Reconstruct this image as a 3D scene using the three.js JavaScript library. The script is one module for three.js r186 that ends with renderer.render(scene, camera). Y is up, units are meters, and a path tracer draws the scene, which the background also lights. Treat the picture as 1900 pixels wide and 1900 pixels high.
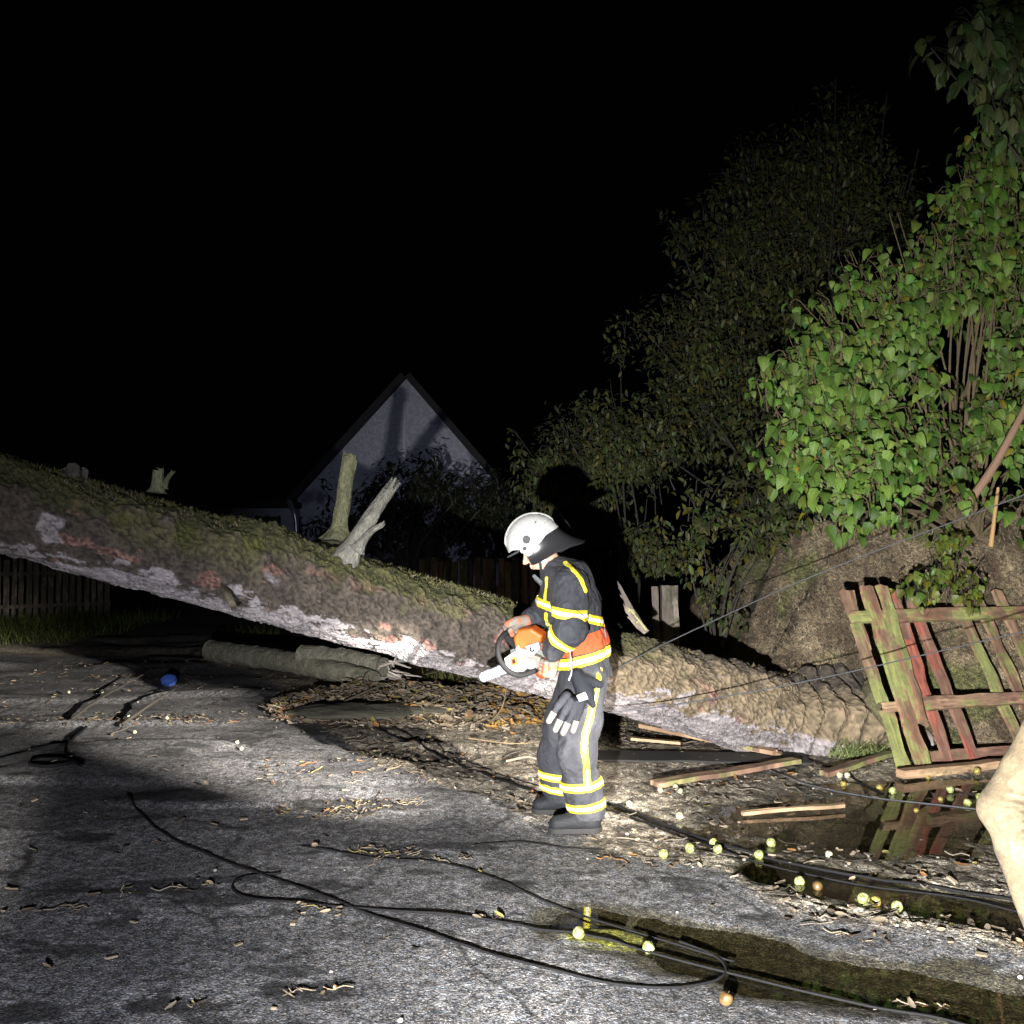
import * as THREE from 'three';
import { mergeGeometries } from 'three/addons/utils/BufferGeometryUtils.js';
import { RoundedBoxGeometry } from 'three/addons/geometries/RoundedBoxGeometry.js';

// ------------------------------------------------------------------ camera, sky, faint night fill, lamps, exposure
const V = (x, y, z) => new THREE.Vector3(x, y, z);
const scene = new THREE.Scene();
const FOCAL = 1800 / 1900, EYE = 1.6, TILT = Math.atan(50 / 1800);
const camera = new THREE.PerspectiveCamera(2 * Math.atan(0.5 / FOCAL) * 180 / Math.PI, 1, 0.05, 400);
camera.position.set(0, EYE, 0);
camera.rotation.x = TILT;
scene.add(camera);
const renderer = new THREE.WebGLRenderer({ antialias: true });
renderer.toneMapping = THREE.LinearToneMapping;
renderer.toneMappingExposure = 1;
renderer.shadowMap.enabled = true;

{ // moonless night sky, a little blue left in it
  const w = 32, h = 16, data = new Float32Array(w * h * 4);
  for (let y = 0; y < h; y++) for (let x = 0; x < w; x++) {
    data.set([0.00032, 0.00036, 0.0006, 1], (y * w + x) * 4);
  }
  const sky = new THREE.DataTexture(data, w, h, THREE.RGBAFormat, THREE.FloatType);
  sky.mapping = THREE.EquirectangularReflectionMapping;
  sky.magFilter = THREE.LinearFilter; sky.needsUpdate = true;
  scene.background = sky; scene.environment = sky;
}
const night_fill = new THREE.DirectionalLight(0xbfd0ff, 0.0015);  // faint directional fill added; the sky holds no moon
night_fill.name = 'night_fill'; night_fill.position.set(-20, 40, 15); night_fill.castShadow = true; night_fill.shadow.radius = 4;
night_fill.shadow.camera.left = -20; night_fill.shadow.camera.right = 20; night_fill.shadow.camera.top = 20; night_fill.shadow.camera.bottom = -20;
scene.add(night_fill, night_fill.target);
function spot(name, color, power, from, to, half, penumbra, soft) {
  const s = new THREE.SpotLight(color, power, 0, half * Math.PI / 180, penumbra, 2);
  s.name = name; s.position.copy(from); s.target.position.copy(to); s.castShadow = true; s.shadow.radius = soft;
  s.shadow.mapSize.set(2048, 2048); s.shadow.camera.near = 0.05; s.shadow.camera.far = 60;
  scene.add(s, s.target); return s;
}
// a work lamp stands just left of and below the camera; a hand torch is held by the person at the right edge
const LAMP_A = V(-0.42, 0.98, 0.35), LAMP_B = V(1.8, 1.25, -2.75);
const dirOf = (az, el) => V(Math.sin(az * Math.PI / 180) * Math.cos(el * Math.PI / 180), Math.sin(el * Math.PI / 180), -Math.cos(az * Math.PI / 180) * Math.cos(el * Math.PI / 180));
const AIM_A = dirOf(20, -4), AIM_B = dirOf(-33, -10);
spot('work_lamp_beam', new THREE.Color(1, 0.97, 0.92), 430, LAMP_A.clone().addScaledVector(AIM_A, 0.06), LAMP_A.clone().add(AIM_A), 36, 1, 1.6);
spot('work_lamp_spill', new THREE.Color(0.94, 0.95, 1.06), 105, LAMP_A.clone().addScaledVector(AIM_A, 0.06), LAMP_A.clone().add(dirOf(5, -15)), 42, 1, 1.6);
spot('work_lamp_added_low_beam', new THREE.Color(1, 0.95, 0.88), 760, LAMP_A.clone().addScaledVector(AIM_A, 0.06), LAMP_A.clone().add(dirOf(-29, -9)), 11.5, 1, 1.6);  // extra cone added at the lamp to light the left ground and grass
spot('work_lamp_added_fill', new THREE.Color(0.92, 0.95, 1.05), 14, LAMP_A.clone().addScaledVector(AIM_A, 0.06), LAMP_A.clone().add(dirOf(-5, 0)), 72, 1, 1.6);  // weak wide fill added to brighten the far left of the trunk
spot('torch_added_beam', new THREE.Color(1, 0.93, 0.84), 950, LAMP_B.clone().addScaledVector(AIM_B, 0.03), LAMP_B.clone().add(dirOf(-39.5, -10.5)), 9.5, 1, 1.0);  // narrow cone added off the torch axis to light the far-left ground
spot('torch_spill', new THREE.Color(1, 0.93, 0.84), 230, LAMP_B.clone().addScaledVector(AIM_B, 0.03), LAMP_B.clone().add(dirOf(-24, -15)), 13, 1, 1.0);

// unseen mast lamp assumed behind the camera, added for light on the house wall
const LAMP_C = V(-1.2, 4.2, 7), AIM_C = V(-2.8, 2.9, -25).sub(V(-1.2, 4.2, 7)).normalize();
spot('assumed_mast_lamp_beam', new THREE.Color(0.82, 0.88, 1.2), 125, LAMP_C.clone().addScaledVector(AIM_C, 0.06), LAMP_C.clone().add(AIM_C), 8, 1, 2);

// ------------------------------------------------------------------ helpers
// a point seen at pixel (px, py) of the 1900-pixel photograph, d metres in front of the camera; and the ground point seen there
function at(px, py, d) {
  const v = V((px - 950) / 1800, (950 - py) / 1800, -1).applyAxisAngle(V(1, 0, 0), TILT);
  return v.multiplyScalar(d / -v.z).add(V(0, EYE, 0));
}
function gr(px, py, up = 0) {
  const v = V((px - 950) / 1800, (950 - py) / 1800, -1).applyAxisAngle(V(1, 0, 0), TILT);
  return v.multiplyScalar((up - EYE) / v.y).add(V(0, EYE, 0));
}
let seed = 12345;
const rnd = () => { seed = (seed + 0x6d2b79f5) | 0; let t = Math.imul(seed ^ (seed >>> 15), 1 | seed); t = (t + Math.imul(t ^ (t >>> 7), 61 | t)) ^ t; return ((t ^ (t >>> 14)) >>> 0) / 4294967296; };
const rr = (a, b) => a + (b - a) * rnd();
const clamp = (x, a, b) => (x < a ? a : x > b ? b : x), mix = (a, b, t) => a + (b - a) * t;
const sst = (a, b, x) => { const t = clamp((x - a) / (b - a), 0, 1); return t * t * (3 - 2 * t); };
const hash = (x, y, z) => { let h = Math.imul(x, 374761393) + Math.imul(y, 668265263) + Math.imul(z, 2147483647 ^ 0x5bd1e995) | 0; h = Math.imul(h ^ (h >>> 13), 1274126177); h ^= h >>> 16; return (h >>> 0) / 4294967296; };
function noise(x, y, z = 0) { // value noise, 0..1
  const xi = Math.floor(x), yi = Math.floor(y), zi = Math.floor(z); let u = x - xi, v = y - yi, w = z - zi;
  u = u * u * (3 - 2 * u); v = v * v * (3 - 2 * v);
  const a = mix(mix(hash(xi, yi, zi), hash(xi + 1, yi, zi), u), mix(hash(xi, yi + 1, zi), hash(xi + 1, yi + 1, zi), u), v);
  if (w === 0) return a;
  w = w * w * (3 - 2 * w);
  return mix(a, mix(mix(hash(xi, yi, zi + 1), hash(xi + 1, yi, zi + 1), u), mix(hash(xi, yi + 1, zi + 1), hash(xi + 1, yi + 1, zi + 1), u), v), w);
}
function fbm(x, y, z = 0, n = 4) { let s = 0, a = 0.5, t = 0; for (let i = 0; i < n; i++) { s += a * noise(x, y, z); t += a; a *= 0.5; x = x * 2.03 + 17.1; y = y * 2.03 + 9.7; z = z * 2.03; } return s / t; }
function cells(x, y) { // Voronoi: [nearest, second, id]
  const xi = Math.floor(x), yi = Math.floor(y); let a = 9, b = 9, id = 0;
  for (let j = -1; j < 2; j++) for (let i = -1; i < 2; i++) {
    const cx = xi + i + 0.1 + 0.8 * hash(xi + i, yi + j, 7), cy = yi + j + 0.1 + 0.8 * hash(xi + i, yi + j, 13), d = Math.hypot(cx - x, cy - y);
    if (d < a) { b = a; a = d; id = hash(xi + i, yi + j, 29); } else if (d < b) b = d;
  }
  return [a, b, id];
}
const taken = {};
function numbered(name) { const n = taken[name] = (taken[name] ?? -1) + 1; return n ? name + '_' + String(n).padStart(3, '0') : name; }
const flags = (m) => { m.castShadow = m.receiveShadow = true; return m; };
function tag(o, label, category, group, kind) { if (label) o.userData.label = label; if (category) o.userData.category = category; if (group) o.userData.group = group; if (kind) o.userData.kind = kind; return o; }
function thing(name, label, category, base, group) { const g = new THREE.Group(); g.name = numbered(name); g.position.copy(base); tag(g, label, category, group); scene.add(g); return g; }
// a part, its geometry given in the world's axes and moved to its parent's own
function part(parent, name, geo, m, stuff) {
  const o = flags(new THREE.Mesh(geo, m)); o.name = name;
  const p = V(0, 0, 0); for (let q = parent; q && q !== scene; q = q.parent) p.add(q.position);
  geo.translate(-p.x, -p.y, -p.z); parent.add(o); if (stuff) o.userData.kind = 'stuff'; return o;
}
function single(name, geo, m, label, category, group, kind) { // a thing that is one mesh, given in world axes; its origin goes to the bottom of its box
  geo.computeBoundingBox(); const b = geo.boundingBox, c = V((b.min.x + b.max.x) / 2, b.min.y, (b.min.z + b.max.z) / 2);
  geo.translate(-c.x, -c.y, -c.z); const o = flags(new THREE.Mesh(geo, m)); o.name = numbered(name); o.position.copy(c); tag(o, label, category, group, kind); scene.add(o); return o;
}
const lin = (r, g, b) => new THREE.Color().setRGB(r, g, b);
const dull = (c, rough = 0.75, more = {}) => new THREE.MeshPhysicalMaterial({ color: lin(...c), roughness: rough, specularIntensity: 0.3, ...more });
const mat = (c, rough = 0.85, more = {}) => new THREE.MeshStandardMaterial({ color: Array.isArray(c) ? lin(...c) : c, roughness: rough, ...more });
function tex(w, h, f, srgb = false) { // f(u, v) gives 0..1 grey or [r, g, b]
  const d = new Uint8Array(w * h * 4);
  for (let y = 0; y < h; y++) for (let x = 0; x < w; x++) { const c = f(x / w, y / h), o = (y * w + x) * 4; for (let k = 0; k < 3; k++) d[o + k] = clamp(Math.round(255 * (c.length ? c[k] : c)), 0, 255); d[o + 3] = 255; }
  const t = new THREE.DataTexture(d, w, h); t.wrapS = t.wrapT = THREE.RepeatWrapping; t.magFilter = THREE.LinearFilter; t.minFilter = THREE.LinearMipmapLinearFilter; t.generateMipmaps = true; if (srgb) t.colorSpace = THREE.SRGBColorSpace; t.needsUpdate = true; return t;
}
const wrapNoise = (u, v, n, z = 0) => { // tiling value noise with n cells
  const f = (x, y) => hash(((x % n) + n) % n, ((y % n) + n) % n, z); const x = u * n, y = v * n, xi = Math.floor(x), yi = Math.floor(y); let a = x - xi, b = y - yi; a = a * a * (3 - 2 * a); b = b * b * (3 - 2 * b);
  return mix(mix(f(xi, yi), f(xi + 1, yi), a), mix(f(xi, yi + 1), f(xi + 1, yi + 1), a), b);
};
function geoFrom(pos, idx, extra = {}) {
  const g = new THREE.BufferGeometry(); g.setAttribute('position', new THREE.BufferAttribute(pos instanceof Float32Array ? pos : new Float32Array(pos), 3));
  g.setIndex(new THREE.BufferAttribute(idx instanceof Uint32Array ? idx : new Uint32Array(idx), 1));
  for (const k in extra) g.setAttribute(k, new THREE.BufferAttribute(extra[k] instanceof Float32Array ? extra[k] : new Float32Array(extra[k]), k.startsWith('uv') ? 2 : 3));
  if (!extra.normal) g.computeVertexNormals(); return g;
}
// a tube along a smooth line through points, its radius r(t)
function tube(points, r, seg = 24, round = 8, closed = false) {
  const curve = new THREE.CatmullRomCurve3(points, closed, 'centripetal'), fr = curve.computeFrenetFrames(seg, closed), pos = [], idx = [], uv = [], L = curve.getLength();
  for (let i = 0; i <= seg; i++) {
    const t = i / seg, p = curve.getPointAt(t), q = typeof r === 'function' ? r(t) : r;
    for (let j = 0; j <= round; j++) { const a = j / round * Math.PI * 2, c = Math.cos(a) * q, s = Math.sin(a) * q; pos.push(p.x + c * fr.normals[i].x + s * fr.binormals[i].x, p.y + c * fr.normals[i].y + s * fr.binormals[i].y, p.z + c * fr.normals[i].z + s * fr.binormals[i].z); uv.push(j / round, t * L); }
  }
  for (let i = 0; i < seg; i++) for (let j = 0; j < round; j++) { const a = i * (round + 1) + j, b = a + round + 1; idx.push(a, b, a + 1, b, b + 1, a + 1); }
  if (!closed) for (const [row, flip] of [[0, 0], [seg, 1]]) { const c = pos.length / 3, p = curve.getPointAt(row / seg); pos.push(p.x, p.y, p.z); uv.push(0.5, 0); for (let j = 0; j < round; j++) { const a = row * (round + 1) + j; flip ? idx.push(c, a, a + 1) : idx.push(c, a + 1, a); } }
  const g = geoFrom(pos, idx, { uv }); return g;
}
// orient a geometry built along x, y, z to three axes at a point
function placed(geo, x, y, z, o) { return geo.applyMatrix4(new THREE.Matrix4().makeBasis(x, y, z).setPosition(o)); }
// a sawn board from a to b: width w along `side`, thickness t; ends and edges a little uneven
function board(a, b, side, w, t, rough = 0.004, w2 = w) {
  const y = b.clone().sub(a), L = y.length(); y.normalize(); const z = V(0, 0, 0).crossVectors(side, y).normalize(), x = V(0, 0, 0).crossVectors(y, z).normalize();
  const n = Math.max(3, Math.min(24, Math.round(L / 0.06))), g = new THREE.BoxGeometry(1, L, t, 3, n, 1), p = g.attributes.position, s = rnd() * 99, nor = g.attributes.normal, u = g.attributes.uv;
  for (let i = 0; i < p.count; i++) {
    const v = p.getY(i) / L + 0.5, k = mix(w, w2, v), X = p.getX(i);
    u.setXY(i, X * k + 0.5 + s, p.getY(i) + s * 3.7);
    const end = v < 0.001 || v > 0.999 ? rough * 2.5 * (noise(X * 3 + s, v * 2, s) - 0.5) : 0;
    p.setXYZ(i, X * k + rough * (noise(v * n * 0.5, s, X * 2 + 5) - 0.5) * (Math.abs(X) > 0.4 ? 2 : 0.5), p.getY(i) + end, p.getZ(i) + rough * (noise(v * n * 0.3, X * 2 + s) - 0.5));
  }
  g.computeVertexNormals();
  return placed(g, x, y, z, a.clone().add(b).multiplyScalar(0.5));
}
// surface of a distance field (naive surface nets), cells of size c
function surface(sdf, lo, hi, c) {
  const nx = Math.ceil((hi.x - lo.x) / c) + 1, ny = Math.ceil((hi.y - lo.y) / c) + 1, nz = Math.ceil((hi.z - lo.z) / c) + 1, f = new Float32Array(nx * ny * nz), id = new Int32Array(nx * ny * nz).fill(-1), pos = [], idx = [];
  for (let k = 0, o = 0; k < nz; k++) for (let j = 0; j < ny; j++) for (let i = 0; i < nx; i++, o++) f[o] = sdf(lo.x + i * c, lo.y + j * c, lo.z + k * c);
  const X = 1, Y = nx, Z = nx * ny, E = [[0, X], [0, Y], [0, Z], [X, X + Y], [X, X + Z], [Y, X + Y], [Y, Y + Z], [Z, X + Z], [Z, Y + Z], [X + Y, X + Y + Z], [X + Z, X + Y + Z], [Y + Z, X + Y + Z]];
  const off = (o) => [o % nx, Math.floor(o / nx) % ny, Math.floor(o / Z)], D = E.map(([a, b]) => [off(a), off(b)]);
  for (let k = 0; k < nz - 1; k++) for (let j = 0; j < ny - 1; j++) for (let i = 0; i < nx - 1; i++) {
    const o = i + j * Y + k * Z; let n = 0, x = 0, y = 0, z = 0;
    for (let e = 0; e < 12; e++) { const a = f[o + E[e][0]], b = f[o + E[e][1]]; if ((a < 0) !== (b < 0)) { const t = a / (a - b), p = D[e][0], q = D[e][1]; x += p[0] + t * (q[0] - p[0]); y += p[1] + t * (q[1] - p[1]); z += p[2] + t * (q[2] - p[2]); n++; } }
    if (n) { id[o] = pos.length / 3; pos.push(lo.x + (i + x / n) * c, lo.y + (j + y / n) * c, lo.z + (k + z / n) * c); }
  }
  for (let k = 1; k < nz - 1; k++) for (let j = 1; j < ny - 1; j++) for (let i = 1; i < nx - 1; i++) {
    const o = i + j * Y + k * Z, s = f[o] < 0;
    for (const [d, u, v] of [[X, Y, Z], [Y, Z, X], [Z, X, Y]]) if (s !== f[o + d] < 0) {
      const a = id[o - u - v], b = id[o - v], cc = id[o], dd = id[o - u]; if (a < 0 || b < 0 || cc < 0 || dd < 0) continue;
      s ? idx.push(a, b, cc, a, cc, dd) : idx.push(a, cc, b, a, dd, cc);
    }
  }
  const nor = new Float32Array(pos.length), h = c * 0.6;
  for (let i = 0; i < pos.length; i += 3) { const x = pos[i], y = pos[i + 1], z = pos[i + 2]; let a = sdf(x + h, y, z) - sdf(x - h, y, z), b = sdf(x, y + h, z) - sdf(x, y - h, z), d = sdf(x, y, z + h) - sdf(x, y, z - h); const l = Math.hypot(a, b, d) || 1; nor[i] = a / l; nor[i + 1] = b / l; nor[i + 2] = d / l; }
  return geoFrom(pos, idx, { normal: nor });
}
const smin = (a, b, k) => { const h = Math.max(k - Math.abs(a - b), 0) / k; return Math.min(a, b) - h * h * k * 0.25; };
function cone(a, b, ra, rb) { // tapered capsule
  const bx = b.x - a.x, by = b.y - a.y, bz = b.z - a.z, l = bx * bx + by * by + bz * bz || 1e-9;
  return (x, y, z) => { const px = x - a.x, py = y - a.y, pz = z - a.z, t = clamp((px * bx + py * by + pz * bz) / l, 0, 1); return Math.hypot(px - t * bx, py - t * by, pz - t * bz) - ra - t * (rb - ra); };
}
const blend = (k, ...f) => (x, y, z) => { let d = f[0](x, y, z); for (let i = 1; i < f.length; i++) d = smin(d, f[i](x, y, z), k); return d; };
function chain(k, pts) { const f = []; for (let i = 0; i + 1 < pts.length; i++) f.push(cone(pts[i][0], pts[i + 1][0], pts[i][1], pts[i + 1][1])); return blend(k, ...f); }
function paint(geo, f) { const p = geo.attributes.position, n = geo.attributes.normal, c = new Float32Array(p.count * 3); for (let i = 0; i < p.count; i++) { const k = f(p.getX(i), p.getY(i), p.getZ(i), n ? n.getY(i) : 0); c[3 * i] = k[0]; c[3 * i + 1] = k[1]; c[3 * i + 2] = k[2]; } geo.setAttribute('color', new THREE.BufferAttribute(c, 3)); return geo; }
const mix3 = (a, b, t) => [mix(a[0], b[0], t), mix(a[1], b[1], t), mix(a[2], b[2], t)];
const boxUV = (g, s = 1) => { const p = g.attributes.position, n = g.attributes.normal, u = new Float32Array(p.count * 2); for (let i = 0; i < p.count; i++) { const ax = Math.abs(n.getX(i)), ay = Math.abs(n.getY(i)), az = Math.abs(n.getZ(i)); u[2 * i] = s * (ax > ay && ax > az ? p.getZ(i) : p.getX(i)); u[2 * i + 1] = s * (ay > ax && ay > az ? p.getZ(i) : p.getY(i)); } g.setAttribute('uv', new THREE.BufferAttribute(u, 2)); return g; };
function clean(gs) { return mergeGeometries(gs.map((g) => { const q = g.index ? g.toNonIndexed() : g.clone(); for (const k of Object.keys(q.attributes)) if (!['position', 'normal', 'uv'].includes(k)) q.deleteAttribute(k); if (!q.attributes.uv) q.setAttribute('uv', new THREE.BufferAttribute(new Float32Array(q.attributes.position.count * 2), 2)); return q; })); }
function scatter(name, geo, m, list, parent) { // list of [matrix, colour]; one InstancedMesh
  const o = new THREE.InstancedMesh(geo, m, list.length); flags(o); o.name = name;
  list.forEach(([M, c], i) => { o.setMatrixAt(i, M); if (c) o.setColorAt(i, c); });
  o.userData.kind = 'stuff'; (parent ?? scene).add(o); return o;
}
// ------------------------------------------------------------------ textures of stuff: grain only
const grainBump = tex(1024, 1024, (u, v) => { const a = wrapNoise(u, v, 256, 1), b = wrapNoise(u, v, 128, 2), c = wrapNoise(u, v, 48, 3), d = wrapNoise(u, v, 330, 4); return 0.34 * a + 0.3 * b + 0.16 * c + 0.2 * d; });
const grainColor = tex(1024, 1024, (u, v) => { const a = wrapNoise(u, v, 330, 5), b = wrapNoise(u, v, 150, 6), c = wrapNoise(u, v, 40, 9); const k = 0.52 + 0.48 * (a - 0.5) + 0.46 * (b - 0.5) + 0.3 * (c - 0.5) + (a > 0.9 ? 0.22 : 0); const s = wrapNoise(u, v, 90, 8) - 0.5; return [k + 0.05 * s, k, k - 0.06 * s]; }, true);
const barkBump = tex(512, 512, (u, v) => { const a = wrapNoise(u, v, 96, 21), b = wrapNoise(u, v, 40, 22), c = wrapNoise(u, v, 170, 23); return 0.4 * a + 0.35 * b + 0.25 * c; });
const woodBump = tex(256, 512, (u, v) => { const w = wrapNoise(u, v, 4, 31) * 0.05; let k = 0; for (const [n, a] of [[22, 0.4], [50, 0.35], [110, 0.25]]) { const x = (u + w) * n, xi = Math.floor(x), fx = x - xi, y = v * 6, yi = Math.floor(y), fy = y - yi; const g = (i, j) => hash(((i % n) + n) % n, ((j % 6) + 6) % 6, n); k += a * mix(mix(g(xi, yi), g(xi + 1, yi), fx), mix(g(xi, yi + 1), g(xi + 1, yi + 1), fx), fy); } return k; });
function woodTex(base, other, moss, amount, z) { // weathered boards: grain, paint worn off in streaks, moss in patches with edges
  return tex(256, 512, (u, v) => {
    const streak = 0.5 * wrapNoise(u, v * 0.12, 64, z) + 0.3 * wrapNoise(u, v * 0.2, 128, z + 1) + 0.2 * wrapNoise(u, v, 24, z + 2), wear = sst(0.5, 0.62, 0.6 * wrapNoise(u, v * 0.3, 14, z + 3) + 0.4 * streak);
    let c = mix3(base, other, wear); c = c.map((x) => x * (0.62 + 0.7 * streak));
    const m = sst(0.6 - amount * 0.42, 0.78 - amount * 0.36, 0.42 * wrapNoise(u, v * 0.6, 5, z + 4) + 0.38 * wrapNoise(u, v * 0.25, 18, z + 5) + 0.2 * wrapNoise(u, v, 50, z + 6));
    c = mix3(c, moss.map((x) => x * (0.68 + 0.5 * streak + 0.16 * wrapNoise(u, v, 110, z + 7))), m * 0.8);
    return c;
  }, true);
}

// ------------------------------------------------------------------ ground: asphalt, then soil with litter; hollows that hold water
const edgeX = [-60, -4.6, -3.1, -1.6, -0.93, 0.15, 0.67, 1.26, 1.95, 8, 60], edgeZ = [14, 13, 11.8, 8.3, 7.0, 5.5, 4.9, 4.2, 3.8, 1.2, 0.5];
function soilEdge(x) { let i = 0; while (i < edgeX.length - 2 && x > edgeX[i + 1]) i++; return mix(edgeZ[i], edgeZ[i + 1], clamp((x - edgeX[i]) / (edgeX[i + 1] - edgeX[i]), 0, 1)); }
const pools = [[gr(1530, 1530), gr(1890, 1500), 0.56], [gr(1600, 1462), gr(1890, 1452), 0.2], [gr(1440, 1612), gr(1890, 1700), 0.2], [gr(1120, 1714), gr(1420, 1780), 0.24], [gr(1420, 1785), gr(1890, 1862), 0.23], [gr(1130, 1492), gr(1330, 1560), 0.07]];
function poolDepth(x, z) {
  let d = 0;
  for (const [a, b, w] of pools) {
    const bx = b.x - a.x, bz = b.z - a.z, t = clamp(((x - a.x) * bx + (z - a.z) * bz) / (bx * bx + bz * bz), 0, 1), r = Math.hypot(x - a.x - t * bx, z - a.z - t * bz) / w + 0.75 * (fbm(x * 4.1, z * 5.3, 2, 3) - 0.5);
    d = Math.max(d, 1 - sst(0.1, 1.6, r));
  }
  return d;
}
const farRough = (z) => sst(6, 10, -z);
const WATER = -0.014, mossAt = gr(1118, 1732);
function groundY(x, z) {
  const soil = sst(-0.12, 0.12, -z - soilEdge(x) + 0.5 * (noise(x * 2.2, z * 2.2, 5) - 0.5)), far = farRough(z);
  let h = 0.016 * (noise(x * 0.9, z * 1.1, 1) - 0.5) + 0.012 * (noise(x * 3.1, z * 3.7, 3) - 0.5);
  h += (0.006 + 0.016 * soil) * (fbm(x * 9, z * 11, 4, 3) - 0.5) + (0.0025 + 0.009 * soil) * (noise(x * 46, z * 52, 6) - 0.5) + 0.003 * soil * (noise(x * 95, z * 99, 8) - 0.5);
  h += sst(5, 6.5, -z) * sst(0.5, -1.2, x) * 0.034 * sst(0.52, 0.7, noise(x * 0.75 + 0.4 * noise(z * 2, 7), z * 3.1 + 0.5 * noise(x, 3), 17));
  h += far * sst(1, -2, x) * 0.05 * (fbm(x * 1.3, z * 1.9, 11, 4) - 0.5);
  const dm = Math.hypot((x - mossAt.x) / 0.22, (z - mossAt.z) / 0.13); return h * (1 - 0.4 * poolDepth(x, z)) - 0.034 * poolDepth(x, z) + 0.02 * sst(1.2, 0.5, dm);
}
const stains = [[gr(725, 1582), 0.26, 0.1], [gr(952, 1640), 0.15, 0.09], [gr(330, 1482), 0.35, 0.16], [gr(115, 1772), 0.06, 0.05], [gr(60, 1880), 0.15, 0.07], [gr(640, 1500), 0.4, 0.12], [gr(560, 1840), 0.22, 0.1], [gr(330, 1870), 0.2, 0.05], [gr(1180, 1580), 0.25, 0.07], [gr(850, 1570), 0.3, 0.06], [gr(200, 1650), 0.5, 0.05], [gr(1750, 1790), 0.24, 0.06], [gr(1580, 1790), 0.2, 0.05]];
function groundColor(x, y, z) {
  const n1 = fbm(x * 1.7, z * 2.1, 21, 4), n2 = fbm(x * 6.5, z * 7.5, 22, 3), n3 = noise(x * 60, z * 60, 23);
  const soil = sst(-0.1, 0.1, -z - soilEdge(x) + 0.5 * (noise(x * 2.2, z * 2.2, 5) - 0.5) + 0.24 * (n2 - 0.5));
  let a = mix3([0.088, 0.087, 0.09], [0.145, 0.143, 0.145], sst(0.3, 0.7, n1)); // worn asphalt
  for (const [p, rx, rz] of stains) { const d = Math.hypot((x - p.x) / rx, (z - p.z) / rz) + 1.1 * (n2 - 0.5) + 0.3 * (n3 - 0.5); a = mix3(a, [0.016, 0.016, 0.016], 0.9 * sst(1, 0.75, d)); }
  { const w = 0.12 * (n2 - 0.5), [k1, k2] = cells(x * 0.85 + w + 0.3 * n1, z * 0.7 + w), k = (k2 - k1) / (0.75 + 0.5 * n2); a = mix3(a, [0.02, 0.02, 0.02], 0.85 * sst(0.022, 0.008, k) * sst(0.42, 0.55, n1)); }
  const wetLine = sst(0.66, 0.7, fbm(x * 2.4, z * 5.5, 31, 4)); a = mix3(a, [0.026, 0.026, 0.027], wetLine * 0.85);
  let s = mix3([0.19, 0.165, 0.13], [0.34, 0.3, 0.235], sst(0.3, 0.72, n1)); s = mix3(s, [0.05, 0.043, 0.034], 0.8 * sst(0.6, 0.7, n2)); s = s.map((k) => k * (0.7 + 0.6 * n3));
  let c = mix3(a, s, soil);
  const wet = sst(0.003, -0.009, y + 0.006 * (n3 - 0.5)) * sst(0.04, 0.3, poolDepth(x, z)); c = mix3(c, mix3([0.032, 0.029, 0.021], [0.06, 0.054, 0.03], n1), wet * 0.92);
  const dm = Math.hypot((x - mossAt.x) / 0.24, (z - mossAt.z) / 0.16) + 0.9 * (n2 - 0.5) + 0.4 * (n3 - 0.5); c = mix3(c, [0.13, 0.13, 0.018], sst(1, 0.7, dm));
  if (-z > 15) c = mix3(c, [0.05, 0.055, 0.025], sst(15, 18, -z));
  return c;
}
{
  const xs = [], zs = [];
  for (let x = -5; x <= 4.6; x += 0.0155) xs.push(x);
  for (let x = -5, d = 0.02; x > -120; d *= 1.09) { x -= d; xs.unshift(x); }
  for (let x = 4.6, d = 0.02; x < 120; d *= 1.12) { x += d; xs.push(x); }
  for (let z = -2.9; z > -15;) { zs.push(z); z -= Math.max(0.009, 0.00085 * z * z); }
  for (let z = zs[zs.length - 1], d = 0.2; z > -160; d *= 1.12) { z -= d; zs.push(z); }
  for (let z = -2.9, d = 0.02; z < 40; d *= 1.25) { z += d; zs.unshift(z); }
  const nx = xs.length, nz = zs.length, pos = new Float32Array(nx * nz * 3), uv = new Float32Array(nx * nz * 2), col = new Float32Array(nx * nz * 3), idx = new Uint32Array((nx - 1) * (nz - 1) * 6);
  for (let j = 0, o = 0; j < nz; j++) for (let i = 0; i < nx; i++, o++) { const x = xs[i], z = zs[j], y = groundY(x, z); pos.set([x, y, z], o * 3); uv.set([x / 1.1, z / 1.1], o * 2); col.set(groundColor(x, y, z), o * 3); }
  for (let j = 0, q = 0; j < nz - 1; j++) for (let i = 0; i < nx - 1; i++) { const a = j * nx + i, b = a + nx; idx.set([a, a + 1, b, a + 1, b + 1, b], q); q += 6; }
  const g = geoFrom(pos, idx, { uv, color: col });
  const o = flags(new THREE.Mesh(g, mat([4.3, 4.3, 4.3], 0.8, { vertexColors: true, map: grainColor, bumpMap: grainBump, bumpScale: 0.006 })));
  o.name = 'ground'; tag(o, 'cracked grey asphalt giving way to muddy soil with litter', null, null, 'structure'); scene.add(o);
}
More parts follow.
